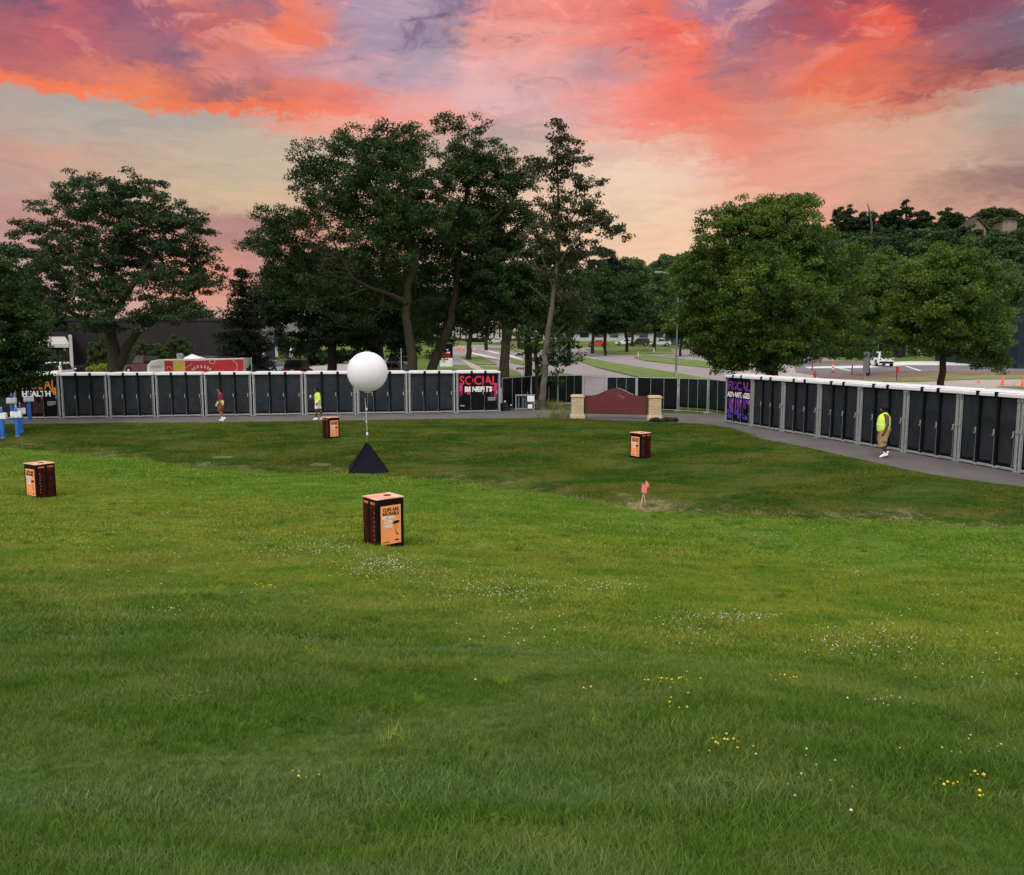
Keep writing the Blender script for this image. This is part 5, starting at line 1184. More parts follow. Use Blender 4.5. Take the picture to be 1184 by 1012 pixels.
def person(loc, rz, H, J, R_, skin, label, build):
    """J: joints in metres for a 1.75 m figure facing -x in local space (x forward = -1)"""
    k = H / 1.75; root = empty('person', loc, rz, label, 'person'); root.scale = (k, k, k)
    r_ = R_; ch = []
    ch.append([(J['hip'], r_['hip']), (J['waist'], r_['waist']), (J['chest'], r_['chest']), (J['neckb'], r_['neckb']), (J['neck'], .058), (J['head'] - V3(0, 0, .06), .06)])
    for s_ in ('l', 'r'):
        y = -1 if s_ == 'l' else 1                                  # l = the side nearer the camera
        ch.append([(J['chest'] + V3(0, y * .08, .12), .075), (J['sh' + s_], r_['sh']), (J['el' + s_], r_['el']), (J['wr' + s_], .029)])
        dd = (J['wr' + s_] - J['el' + s_]); ch += hand(J['wr' + s_], dd, V3(-1, 0, 0) if abs(dd.normalized().x) < .7 else V3(0, 0, 1), .5)
        ch.append([(J['hip'] + V3(0, y * .09, 0), r_['thigh']), (J['kn' + s_], r_['knee']), (J['kn' + s_] * .45 + J['an' + s_] * .55 + V3(.012, 0, 0), r_['calf']), (J['an' + s_], .042)])
    hd = J['head']; ex = [(hd, (.098, .078, .118)), (hd + V3(-.035, 0, -.055), (.070, .058, .062)), (hd + V3(-.108, 0, -.012), (.020, .014, .024)), (hd + V3(-.092, 0, .018), (.016, .05, .010)), (hd + V3(-.10, 0, -.055), (.012, .026, .012)),
                    (hd + V3(.01, -.08, -.005), (.018, .010, .032)), (hd + V3(.01, .08, -.005), (.018, .010, .032))]
    b_ = caps(ch, .009, 'body', skin, root, 2, ex)
    mb = MB()
    for y in (-.033, .033): mb.ell(hd + V3(-.092, y, .002), (.010, .014, .009))
    mb.build('eyes', M['eye'], b_); mb = MB(); mb.ell(hd + V3(-.108, 0, -.055), (.008, .026, .008)); mb.build('mouth', M['lips'], b_)
    build(root, b_, J, r_); return root
def shoes(root, J, hi=False, sole='shoe_sole'):
    for s_ in ('l', 'r'):
        a_ = J['an' + s_]; t_ = J['toe' + s_]; d = (t_ - a_); d = Vector((d.x, 0, d.z)).normalized(); up = Vector((-d.z, 0, d.x)) if d.x > 0 else Vector((d.z, 0, -d.x))
        if up.z < 0: up = -up
        h_ = a_ - d * .045 - up * .045
        sh = caps([[(a_ + up * (.07 if hi else .0), .050), (a_, .050), (h_ + up * .0, .046)], [(h_, .045), (a_ + d * .08 - up * .035, .048), (a_ + d * .16 - up * .052, .038)]], .009, 'shoe', M['shoe'], root, 3)
        mb = MB(); c = a_ + d * .058 - up * .088; mtx = Matrix.Identity(3); mtx.col[0] = d; mtx.col[1] = Vector((0, 1, 0)); mtx.col[2] = up; mb.box(c, (.285, .095, .022), 0, 0, .008, mtx.to_4x4()); mb.build('sole', M[sole], sh)
# right: stout walker in a lime vest, heading left
Jr = dict(hip=V3(.02, 0, .93), waist=V3(.0, 0, 1.08), chest=V3(.0, 0, 1.30), neckb=V3(.01, 0, 1.44), neck=V3(-.005, 0, 1.50), head=V3(-.03, 0, 1.63),
          shl=V3(.03, -.22, 1.40), ell=V3(.04, -.31, 1.13), wrl=V3(-.05, -.32, .90), shr=V3(.03, .22, 1.40), elr=V3(.08, .30, 1.13), wrr=V3(.0, .30, .90),
          knl=V3(-.03, -.11, .52), anl=V3(.06, -.11, .14), toel=V3(-.09, -.11, .09), knr=V3(-.0, .11, .52), anr=V3(.13, .10, .16), toer=V3(.02, .10, .02))
Rr = dict(hip=.175, waist=.195, chest=.185, neckb=.10, sh=.075, el=.052, thigh=.115, knee=.072, calf=.068)
def dress_r(root, b_, J, r_):
    h = J['head']; hr = caps([], .012, 'hair', M['hair'], b_, 2, [(h + V3(.02, 0, .035), (.115, .098, .115)), (h + V3(-.06, 0, -.085), (.055, .055, .050)), (h + V3(-.02, 0, -.07), (.07, .076, .035))])
    v = caps([[(J['waist'] + V3(-.005, 0, -.12), .21), (J['waist'] + V3(-.01, 0, .02), .218), (J['chest'], .205), (J['neckb'] + V3(0, 0, -.03), .13)], [(V3(.02, -.16, 1.39), .085), (V3(.02, .16, 1.39), .085)], [(V3(0, -.09, .98), .165), (V3(0, -.09, 1.28), .15)], [(V3(0, .09, .98), .165), (V3(0, .09, 1.28), .15)]], .014, 'vest', M['hivis'], root, 3)
    # cut the rounded hem straight
    bm = bmesh.new(); bm.from_mesh(v.data); bmesh.ops.bisect_plane(bm, geom=bm.verts[:] + bm.edges[:] + bm.faces[:], plane_co=(0, 0, .895), plane_no=(0, 0, 1), clear_inner=True); bm.to_mesh(v.data); bm.free()
    st = v.copy(); st.data = v.data.copy(); bm = bmesh.new(); bm.from_mesh(st.data)
    for co, no in (((0, 0, 1.10), (0, 0, 1)), ((0, 0, 1.15), (0, 0, -1))): bmesh.ops.bisect_plane(bm, geom=bm.verts[:] + bm.edges[:] + bm.faces[:], plane_co=co, plane_no=no, clear_inner=True)
    bm.normal_update()
    for q in bm.verts: q.co += q.normal * .005
    bm.to_mesh(st.data); bm.free(); st.data.materials.clear(); st.data.materials.append(M['reflect']); st.name = 'reflective_band'; st.parent = v; COL.objects.link(st)
    s_ = caps([[(J['hip'] + V3(0, 0, .06), .20), (J['hip'], .20)], [(J['hip'] + V3(0, -.10, 0), .165), (V3(-.03, -.13, .62), .135), (V3(-.035, -.12, .44), .125)], [(J['hip'] + V3(0, .10, 0), .165), (V3(-.02, .13, .62), .135), (V3(-.01, .12, .44), .125)]], .014, 'shorts', M['khaki'], root, 3)
    bm = bmesh.new(); bm.from_mesh(s_.data); bmesh.ops.bisect_plane(bm, geom=bm.verts[:] + bm.edges[:] + bm.faces[:], plane_co=(0, 0, .40), plane_no=(0, 0, 1), clear_inner=True); bm.to_mesh(s_.data); bm.free()
    mb = MB(); mb.box((-.02, -.285, .66), (.15, .03, .19), 0, 0, .012); mb.build('pocket', M['khaki'], s_)
    w = caps([[(J['hip'] + V3(0, -.03, .03), .208), (J['hip'] + V3(0, .03, .03), .208)]], .014, 'shirt_hem', mat('grey shirt hem', (.26, .25, .24), .8, 0, .2), root, 2)
    shoes(root, J, True)
q = PZ(1020, 529.5); person((q.x, q.y, .012 - .0), R(-12), 1.80, Jr, Rr, M['skin_dark'], 'stout person in a lime safety vest and khaki shorts walking left', dress_r)
# middle: walker in a lime yellow shirt holding a cup
Jm = dict(hip=V3(.0, 0, .93), waist=V3(.0, 0, 1.08), chest=V3(-.01, 0, 1.28), neckb=V3(-.015, 0, 1.42), neck=V3(-.03, 0, 1.48), head=V3(-.05, 0, 1.61),
          shl=V3(.02, -.17, 1.37), ell=V3(.12, -.22, 1.12), wrl=V3(.02, -.24, .92), shr=V3(-.02, .17, 1.37), elr=V3(-.14, .20, 1.17), wrr=V3(-.33, .14, 1.16),
          knl=V3(-.06, -.09, .50), anl=V3(-.10, -.09, .09), toel=V3(-.25, -.09, .05), knr=V3(.07, .09, .51), anr=V3(.20, .09, .12), toer=V3(.07, .09, .04))
Rm_ = dict(hip=.135, waist=.125, chest=.135, neckb=.085, sh=.060, el=.040, thigh=.088, knee=.056, calf=.054)
def dress_m(root, b_, J, r_):
    h = J['head']; caps([], .012, 'hair', M['hair'], b_, 2, [(h + V3(.025, 0, .03), (.105, .09, .108)), (h + V3(.05, 0, -.03), (.07, .08, .09))])
    v = caps([[(V3(.0, 0, .92), .165), (J['waist'], .155), (J['chest'], .158), (J['neckb'] + V3(0, 0, -.02), .10)], [(V3(.01, -.10, 1.36), .085), (J['shl'], .082), (J['ell'], .075), (J['wrl'] + V3(.01, 0, .04), .062)], [(V3(-.01, .10, 1.36), .08), (J['shr'], .078), (J['elr'] + V3(.02, 0, .03), .07)]], .013, 'shirt', M['hivis_shirt'], root, 3)
    caps([[(V3(-.09, 0, 1.05), .085), (V3(-.10, 0, 1.3), .082)]], .012, 'undershirt', mat('pale blue undershirt', (.30, .44, .52), .8), root, 2)
    s_ = caps([[(J['hip'] + V3(0, -.07, 0), .125), (V3(-.04, -.09, .70), .108), (V3(-.05, -.09, .62), .108)], [(J['hip'] + V3(0, .07, 0), .125), (V3(.04, .09, .70), .108), (V3(.055, .09, .62), .108)]], .013, 'shorts', M['palecloth'], root, 3)
    bm = bmesh.new(); bm.from_mesh(s_.data); bmesh.ops.bisect_plane(bm, geom=bm.verts[:] + bm.edges[:] + bm.faces[:], plane_co=(0, 0, .585), plane_no=(0, 0, 1), clear_inner=True); bm.to_mesh(s_.data); bm.free()
    shoes(root, J, False, 'shoe')
q = PZ(368, 485.5); pm = person((q.x, q.y, .012), R(4), 1.72, Jm, Rm_, M['skin_dark'], 'person in a lime yellow shirt and white shorts carrying a cup', dress_m)
root = empty('drink_cup', (q.x - .36 * .98 - .05, q.y + .12, 1.10), 0, 'white and blue drink cup held out by the walker in lime yellow', 'cup')
mb = MB(); mb.cyl((0, 0, 0), (0, 0, .17), .034, .044, 14); mb.build('cup', M['white'], root); mb = MB(); mb.cyl((0, 0, .02), (0, 0, .075), .0365, .0395, 14, cap=False); mb.build('label_band', M['blue'], root); mb = MB(); mb.cyl((0, 0, .17), (0, 0, .185), .047, .044, 14); mb.build('lid', M['white'], root)
# left: walker in maroon
Jl = dict(hip=V3(.02, 0, .93), waist=V3(.01, 0, 1.08), chest=V3(.0, 0, 1.27), neckb=V3(-.0, 0, 1.41), neck=V3(-.02, 0, 1.47), head=V3(-.045, 0, 1.60),
          shl=V3(.01, -.16, 1.36), ell=V3(.07, -.20, 1.11), wrl=V3(-.05, -.22, .93), shr=V3(-.02, .16, 1.36), elr=V3(-.06, .20, 1.12), wrr=V3(-.20, .18, .98),
          knl=V3(-.06, -.08, .52), anl=V3(.13, -.08, .15), toel=V3(.03, -.08, .03), knr=V3(.0, .08, .51), anr=V3(.03, .08, .10), toer=V3(-.12, .08, .06))
Rl = dict(hip=.135, waist=.118, chest=.128, neckb=.08, sh=.056, el=.038, thigh=.092, knee=.055, calf=.056)
def dress_l(root, b_, J, r_):
    h = J['head']; caps([], .012, 'hair', M['hair'], b_, 2, [(h + V3(.025, 0, .035), (.105, .088, .102)), (h + V3(.09, 0, .12), (.07, .06, .065)), (h + V3(.08, 0, -.03), (.05, .07, .09))])
    caps([[(V3(.01, 0, 1.0), .14), (J['waist'], .135), (J['chest'], .145), (J['neckb'], .09)], [(V3(0, -.09, 1.35), .075), (J['shl'], .070), (J['ell'] + V3(0, 0, .06), .055)], [(V3(0, .09, 1.35), .075), (J['shr'], .070), (J['elr'] + V3(0, 0, .06), .055)]], .012, 'shirt', M['maroonshirt'], root, 3)
    caps([[(V3(.05, -.04, .98), .13), (V3(.08, -.05, .88), .10)], [(V3(-.08, -.10, .93), .07), (V3(-.17, -.13, .80), .06)], [(V3(-.05, .1, .95), .07), (V3(-.12, .12, .9), .05)]], .012, 'waist_cloth', M['cream'], root, 3)
    caps([[(J['hip'] + V3(0, -.06, -.02), .128), (V3(-.03, -.085, .66), .098), (V3(-.05, -.085, .58), .09)], [(J['hip'] + V3(0, .06, -.02), .128), (V3(.01, .085, .66), .098), (V3(.0, .085, .58), .09)]], .012, 'trousers', M['rust'], root, 3)
    shoes(root, J, True, 'shoe')
q = PZ(256, 486.8); person((q.x, q.y, .012), R(3), 1.74, Jl, Rl, M['skin_mid'], 'person in a maroon shirt with pale yellow cloth at the waist walking left', dress_l)

# ------------------------------------------------------------------ vehicles
def rring(x, hwb, hwt, z0, z1, r_=.12):
    """cross-section of a car body: rounded box, wider at the bottom"""
    pts_ = []; h = z1 - z0; r_ = min(r_, h * .45)
    for (cx_, cz_, a0, hw_) in ((1, 0, -90, hwb), (1, 1, 0, hwt), (-1, 1, 90, hwt), (-1, 0, 180, hwb)):
        for k in range(4):
            a_ = R(a0 + 30 * k); pts_.append((x, cx_ * (hw_ - r_) + math.cos(a_) * r_, (z1 - r_ if cz_ else z0 + r_) + math.sin(a_) * r_))
    return pts_
def loft(mb, st, mi=0):
    rings = [rring(*s_) for s_ in st]; n = len(rings[0]); V = [p_ for r_ in rings for p_ in r_]; Fc = []
    for j in range(len(rings) - 1):
        for k in range(n): Fc.append([j * n + k, j * n + (k + 1) % n, (j + 1) * n + (k + 1) % n, (j + 1) * n + k])
    Fc.append(list(range(n))[::-1]); Fc.append([(len(rings) - 1) * n + k for k in range(n)]); mb.add(V, Fc, mi, False)
def car(name, kind, paint, loc, rz, label, cat='car', group=None):
    """+x is the front"""
    root = empty(name, loc, rz, label, cat, group); P = {'suv': (4.6, .93, .98, 1.70), 'sedan': (4.6, .90, .90, 1.44), 'pickup': (5.7, .98, 1.10, 1.88), 'van': (5.2, .97, 1.10, 1.95)}[kind]; L_, hw, belt, top = P; h = L_ / 2
    mb = MB(); nose = .78 if kind != 'pickup' else 1.0
    loft(mb, [(-h, hw * .86, hw * .84, .42, belt * .94), (-h + .12, hw * .97, hw * .93, .32, belt), (-h * .4, hw, hw * .95, .28, belt + .01), (h * .35, hw, hw * .95, .28, belt), (h * .72, hw * .98, hw * .90, .30, nose * .98 + .0), (h - .15, hw * .92, hw * .82, .34, nose * .90), (h, hw * .80, hw * .72, .42, nose * .80)])
    for sx in (-.60, .62):                    # dark wheel arches
        for sy in (-1, 1): mb.cyl((sx * h, sy * (hw - .10), .36), (sx * h, sy * (hw + .012), .36), .43, n=20, mi=1)
    cab = {'suv': [(-h + .12, .80, .50), (-h + .42, .80, 1.0), (h * .12, .80, 1.0), (h * .42, .84, .15)], 'van': [(-h + .06, .86, .5), (-h + .2, .84, 1.0), (h * .35, .84, 1.0), (h * .62, .86, .15)],
           'sedan': [(-h + .55, .82, .12), (-h + 1.35, .74, 1.0), (h * .10, .74, 1.0), (h * .44, .84, .12)], 'pickup': [(-h * .16, .86, .3), (-h * .12, .80, 1.0), (h * .26, .80, 1.0), (h * .50, .86, .12)]}[kind]
    loft(mb, [(x, hw * .90, hw * wt, belt - .06, belt + (top - belt) * f + .02, .10) for x, wt, f in cab])
    if kind == 'pickup': mb.box((-h * .58, 0, belt + .012), (h * .80, hw * 1.62, .02), 1)
    body = mb.build('body', [M['car_' + paint], M['black']], root)
    gt_ = belt + .06; gtp = top - .13; xb, xf = cab[1][0], cab[2][0]
    for sy in (-1, 1):
        mb = MB(); yb = sy * (hw * .905 + .012); yt = sy * (hw * (.81 if kind != 'sedan' else .765) + .012)
        xs_ = [xb + .06, (xb + xf) / 2 - .04, (xb + xf) / 2 + .04, xf - .02]
        for a_, b_ in ((xs_[0], xs_[1]), (xs_[2], xs_[3])):
            eb = -.28 if a_ == xs_[0] and kind == 'sedan' else 0; ef = .40 if b_ == xs_[3] else 0
            mb.add([(a_ + eb, yb, gt_), (b_ + ef, yb, gt_), (b_, yt, gtp), (a_, yt, gtp), (a_ + eb, yb - sy * .02, gt_), (b_ + ef, yb - sy * .02, gt_), (b_, yt - sy * .02, gtp), (a_, yt - sy * .02, gtp)], [[0, 1, 2, 3], [4, 5, 6, 7], [0, 1, 5, 4], [1, 2, 6, 5], [2, 3, 7, 6], [3, 0, 4, 7]])
        mb.build('side_window', M['glass'], root)
    def pane(nm, x0, z0, x1, z1, w0, w1):
        dx = .02 if x0 > 0 and x0 > x1 else -.02; mb = MB(); V = [(x0 + dx, -w0, z0), (x0 + dx, w0, z0), (x1 + dx, w1, z1), (x1 + dx, -w1, z1)]; V += [(a - dx * .8, b, c - .02) for a, b, c in V]
        mb.add(V, [[0, 1, 2, 3], [4, 5, 6, 7], [0, 1, 5, 4], [1, 2, 6, 5], [2, 3, 7, 6], [3, 0, 4, 7]]); mb.build(nm, M['glass'], root)
    (x0, w0, f0), (x1, w1, f1), (x2, w2, f2), (x3, w3, f3) = cab; H_ = top - belt
    def ln(a, b, f): return a + (b - a) * f
    zb0, zb1 = belt + H_ * f0 + .02, top + .02
    if kind in ('suv', 'van'):
        pane('rear_window', x0 - .01, belt + .05, x0 + .02, belt + H_ * f0 - .04 + .02, hw * .72, hw * .72); pane('rear_window_upper', ln(x0, x1, .03), ln(zb0, zb1, .03), ln(x0, x1, .8), ln(zb0, zb1, .8), hw * .70, hw * .66)
    else: pane('rear_window', ln(x0, x1, .10), ln(zb0, zb1, .10), ln(x0, x1, .88), ln(zb0, zb1, .88), hw * .72, hw * .64)
    zf0 = belt + H_ * f3 + .02; pane('windscreen', ln(x3, x2, .08), ln(zf0, zb1, .08), ln(x3, x2, .90), ln(zf0, zb1, .90), hw * .76, hw * .68)
    for sx in (-.60, .62):
        for sy in (-1, 1):
            x = sx * h; mb = MB(); mb.cyl((x, sy * (hw - .20), .36), (x, sy * (hw + .02), .36), .36, n=24); w = mb.build('wheel', M['rubber'], root)
            mb = MB(); mb.cyl((x, sy * (hw + .005), .36), (x, sy * (hw + .035), .36), .22, .19, 18)
            mb.build('rim', M['rim'], w)
    for sy in (-1, 1):
        mb = MB(); mb.box((-h + .015, sy * hw * .74, belt - .16), (.05, .20, .22 if kind != 'sedan' else .14), 0, 0, .01); mb.build('tail_light', M['lampred'], root)
        mb = MB(); mb.box((h - .06, sy * hw * .66, nose * .70), (.10, .26, .13), 0, 0, .02); mb.build('headlight', M['lampwhite'], root)
        mb = MB(); mb.ell((h * .33, sy * (hw + .10), belt + .10), (.07, .11, .08)); mb.build('mirror', M['car_' + paint], root)
    mb = MB(); mb.box((-h - .03, 0, .46), (.10, hw * 1.72, .20), 0, 0, .03); mb.box((h + .0, 0, .44), (.10, hw * 1.5, .20), 0, 0, .03); mb.build('bumper', M['black'] if paint != 'silver' else M['rail'], root)
    mb = MB(); mb.box((-h - .012, 0, .72), (.02, .34, .16)); mb.build('number_plate', M['plate'], root)
    return root
def park(px, Y, name, kind, paint, deg, label, cat='car', group=None, dz=0.0):
    x = (px - CX) / F * Y; return car(name, kind, paint, (x, Y, bgz(Y) + .012 + dz), R(deg), label, cat, group)
park(173, 82, 'pickup_truck', 'pickup', 'red', 152, 'dark red pickup truck right of the forked trunk, nose pointing away left', 'pickup truck')
park(217, 86, 'parked_car', 'suv', 'black', 160, 'black car beside the red pickup tail, behind the red trailer')
park(240, 92, 'parked_car', 'sedan', 'navy', 170, 'dark blue car parked behind the white tent peak and red trailer')
park(71, 73, 'parked_van', 'suv', 'white', 100, 'white vehicle seen from behind above the orange lettered banner', 'car')
park(315, 82, 'parked_car', 'sedan', 'blue', -35, 'pale blue car facing the row beside the spruce')
park(346, 78, 'parked_car', 'suv', 'black', 90, 'black car seen squarely from behind right of the pale blue car')
park(453, 78, 'parked_car', 'sedan', 'grey', 165, 'dark grey car just right of the white balloon')
park(457, 88, 'parked_car', 'suv', 'silver', 170, 'silver car parked behind the dark grey car near the balloon')
park(1016, 98, 'parked_car', 'suv', 'white', 82, 'white car on the grey car park left of the round street tree')
park(690, 172, 'parked_car', 'sedan', 'orangered', 175, 'small bright red car on the far road between the trees')
park(574, 196, 'parked_car', 'sedan', 'silver', 178, 'far silver car in front of the beige finned building')
park(914, 104, 'parked_car', 'sedan', 'teal', 175, 'teal car half hidden behind the lower right of the big linden')
GC = 'cars parked beyond the far road'
for k, (px, Y, kd, pt_, lb_) in enumerate([(738, 178, 'suv', 'black', 'far black car left of the street lamp beyond the grass'), (762, 176, 'suv', 'silver', 'far silver car directly left of the street lamp pole'), (722, 182, 'sedan', 'white', 'far white car, leftmost of the cars beyond the grass'), (776, 176, 'suv', 'navy', 'far dark blue car touching the street lamp pole')]): park(px, Y, 'far_car', kd, pt_, 175 + k, lb_, 'car', GC)

# painted food trailer behind the row
q = PD(231, 430, 66); root = empty('painted_trailer', (q.x, 66, bgz(66)), R(2), 'long trailer painted red, yellow and white with a white rounded front', 'trailer')
Lt = 110 * 66 / F; zt = PD(231, 415.5, 66).z - bgz(66); zl = zt - 1.9
mb = MB(); loft(mb, [(-Lt / 2, 1.0, .8, zl + .3, zt - .45, .2), (-Lt / 2 + .35, 1.1, 1.0, zl + .1, zt - .12, .2), (-Lt / 2 + 1.0, 1.12, 1.08, zl, zt, .12), (Lt / 2, 1.12, 1.08, zl, zt + .12, .06)]); mb.build('body', M['white'], root)
mb = MB(); y = -1.135
def sx(px): return (px - 231) * 66 / F
mb.prism([(sx(197.5), zl + .1), (sx(285), zl + .1), (sx(286), zt + .02), (sx(235), zt - .1), (sx(197.5), zt - .10)], y - .01, y + .03); pa = mb.build('side_panel', mat('red trailer paint', (.62, .03, .035), .4, 0, .08), root)
mb = MB(); mb.prism([(sx(207), zl + .1), (sx(220.5), zl + .1), (sx(220.5), zt - .12), (sx(207), zt - .12)], y - .02, y - .012); mb.build('yellow_panel', mat('yellow trailer paint', (.80, .58, .10), .4), pa)
mb = MB()
for k in range(7):
    a_ = R(155 - k * 21); cx_, cz_ = sx(239), zt - .98; dx_, dz_ = math.cos(a_), math.sin(a_)
    mb.cyl((cx_ + dx_ * .66, y - .018, cz_ + dz_ * .30), (cx_ + dx_ * .86, y - .018, cz_ + dz_ * .52), .055, .065, 6)
def ringc(cx_, cz_, rx_, rz_, a0, a1, w, n=20):
    for k in range(n):
        t0, t1 = R(a0 + (a1 - a0) * k / n), R(a0 + (a1 - a0) * (k + 1) / n); mb.cyl((cx_ + rx_ * math.cos(t0), y - .016, cz_ + rz_ * math.sin(t0)), (cx_ + rx_ * math.cos(t1), y - .016, cz_ + rz_ * math.sin(t1)), w, n=5, cap=False)
ringc(sx(251), zt - .16, .22, .17, 0, 360, .025); ringc(sx(273), zt - .55, .42, .45, -70, 80, .022); ringc(sx(202.5), zt - .78, .2, .2, 0, 180, .022); ringc(sx(218), zt - .2, .7, .45, -90, -10, .018)
mb.build('white_artwork', M['white'], pa)
mb = MB(); blobs(mb, [(sx(188), zt - .52, 1.0, .05), (sx(188), zt - .62, .9, .04)], y - .02); mb.build('small_print', M['trimlight'], root)
mb = MB(); mb.cyl((sx(209.5), 0, zt - .05), (sx(209.5), 0, zt + .32), .26, .26, 14); mb.ell((sx(209.5), 0, zt + .34), (.30, .30, .16)); mb.build('roof_vent', M['galv'], root)
for x in (-1.2, 1.6):
    mb = MB(); mb.cyl((x, -1.12, .36), (x, -.9, .36), .36, n=18); mb.cyl((x, .9, .36), (x, 1.12, .36), .36, n=18); mb.build('wheel', M['rubber'], root)
mb = MB(); mb.box((0, 0, zl * .5 + .2), (Lt * .8, 1.2, .2)); mb.box((-1.2, 0, .36), (.12, 1.9, .12)); mb.box((1.6, 0, .36), (.12, 1.9, .12)); mb.box((Lt * .36, 0, zl * .35), (.1, .1, zl * .75)); mb.box((-Lt * .36, 0, zl * .35), (.1, .1, zl * .75)); mb.build('chassis', M['black'], root)
# peaked tent
q = PD(226, 420, 74); zt_ = PD(222, 409.5, 74).z - bgz(74); ze = PD(222, 417, 74).z - bgz(74)
root = empty('peaked_tent', (q.x, 74, bgz(74)), 0, 'white peaked tent roof showing just above the red trailer', 'tent'); w = 14 * 74 / F
mb = MB(); mb.add([(-w, -w, ze), (w, -w, ze), (w, w, ze), (-w, w, ze), (-.25 * w, 0, zt_), (-w, -w, ze - .2), (w, -w, ze - .2), (w, w, ze - .2), (-w, w, ze - .2)], [[0, 1, 4], [1, 2, 4], [2, 3, 4], [3, 0, 4], [0, 1, 6, 5], [1, 2, 7, 6], [2, 3, 8, 7], [3, 0, 5, 8]]); mb.build('canopy', M['white'], root)
for a_ in (-1, 1):
    for b_ in (-1, 1): mb = MB(); mb.cyl((a_ * w * .97, b_ * w * .97, 0), (a_ * w * .97, b_ * w * .97, ze), .03, n=6); mb.build('leg', M['galv'], root)

# ------------------------------------------------------------------ street furniture
def cone(px, pyb, hpx, label, grp='orange traffic cones', Y=None, striped=True):
    q = PB(px, pyb); h = hpx * q.y / F; root = empty('traffic_cone', (q.x, q.y, q.z + .03), 0, label, 'traffic cone', grp)
    mb = MB(); mb.box((0, 0, .02), (h * .48, h * .48, .04), 0, 0, .01); mb.build('base', M['cone'], root)
    mb = MB(); mb.cyl((0, 0, .04), (0, 0, h), h * .17, h * .035, 16); c_ = mb.build('body', M['cone'], root)
    if striped: mb = MB(); mb.cyl((0, 0, h * .55), (0, 0, h * .72), h * .101, h * .078, 16, cap=False); mb.build('band', M['reflect'], c_)
for px, pyb, hp, lb_ in [(1131.5, 443, 6, 'small orange cone farthest left on the pale concrete at right'), (1159, 445.5, 10.5, 'tall orange cone on the pale concrete above the right row'), (1172.5, 446, 4.5, 'smallest orange cone between the two tall ones'), (1182, 447.5, 10, 'orange cone cut by the right edge of the photo')]: cone(px, pyb, hp, lb_, striped=False)
for k, (px, pyb, lb_) in enumerate([(527, 406, 'far orange marker leftmost beside the roadside sign'), (531.5, 405, 'far orange marker, second right of the roadside sign'), (535.5, 406.5, 'far orange marker just left of the small verge tree'), (549, 408, 'far orange cone just right of the small verge tree')]): cone(px, pyb, 6.5, lb_, 'orange markers on the far road')
def barrel(px, pyb, hpx, label):
    q = PB(px, pyb); h = hpx * q.y / F; root = empty('traffic_post', (q.x, q.y, q.z + .02), 0, label, 'traffic post'); mb = MB(); mb.cyl((0, 0, 0), (0, 0, .06), h * .22, h * .2, 14); mb.build('base', M['rubber'], root)
    mb = MB(); mb.cyl((0, 0, .05), (0, 0, h), h * .10, h * .08, 14); mb.cyl((0, 0, h), (0, 0, h * 1.05), h * .05, n=10); b_ = mb.build('tube', M['cone'], root)
    for f in (.3, .6): mb = MB(); mb.cyl((0, 0, h * f), (0, 0, h * (f + .15)), h * .101, h * .098, 14, cap=False); mb.build('band', M['white'], b_)
barrel(963, 431, 11.5, 'orange and white striped traffic post on the grey car park'); barrel(738, 414, 7, 'white banded traffic post where the far roads meet')
def post(name, px, pyb, pyt, wpx, m_, label, cat='post', plate=None, Y=None):
    q = PB(px, pyb) if Y is None else Vector(((px - CX) / F * Y, Y, bgz(Y))); s_ = q.y / F; h = (PD(px, pyt, q.y).z - q.z); root = empty(name, q, 0, label, cat)
    mb = MB(); mb.cyl((0, 0, 0), (0, 0, h), wpx * s_ / 2, wpx * s_ / 2 * .8, 8); mb.build('post', M[m_], root)
    if plate: mb = MB(); mb.box((0, -.06, h - plate[1] * s_ / 2), (plate[0] * s_, .03, plate[1] * s_), 0, 0, .01); mb.build('plate', M[plate[2]], root)
    return root
post('marker_post', 985, 434, 422, 1.6, 'dirt', 'thin brown post on the soil strip left of the white car'); post('marker_post', 939, 429, 417, 1.6, 'dirt', 'thin brown post left of the striped traffic post')
post('sign_post', 1000, 444, 407, 1.0, 'galv', 'thin pole with a tall grey plate left of the white car', 'sign', (7, 24, 'bar')); post('sign_post', 1036.5, 441, 424, 1.0, 'trim', 'short post with a small red sign below the round tree', 'sign', (3.4, 6, 'lampred'))
post('sign_post', 830.5, 431, 421, 1.6, 'whitebox', 'short pale post on the verge under the linden', 'post'); post('sign_post', 756, 408, 402, 1.2, 'whitebox', 'short pale far post on the grass left of the lamp', 'post')
post('sign_post', 682.5, 421, 404, .7, 'steel', 'thin dark sign pole at the tip of the grass median', 'sign')
post('fence_post', 464.5, 431, 403, 1.6, 'galv', 'pale steel pole beside the dark grey car right of the balloon', 'pole', None, 62); post('fence_post', 292, 431, 413, 1.4, 'galv', 'pale steel pole at the right end of the red trailer', 'pole', None, 62)
# hydrant
q = PB(942, 440); s_ = q.y / F; root = empty('fire_hydrant', q, 0, 'red fire hydrant standing just above the right cabin row', 'fire hydrant'); h = .95
mb = MB(); mb.cyl((0, 0, 0), (0, 0, .06), .17, n=14); mb.cyl((0, 0, .06), (0, 0, h * .8), .11, n=14); mb.ell((0, 0, h * .8), (.13, .13, .16)); mb.cyl((0, 0, h * .95), (0, 0, h + .05), .04, n=8); mb.build('barrel', M['hydrant'], root)
mb = MB(); mb.cyl((-.22, 0, h * .6), (.22, 0, h * .6), .055, n=10); mb.cyl((0, -.22, h * .55), (0, 0, h * .55), .08, n=10); mb.build('outlet', M['hydrant'], root)
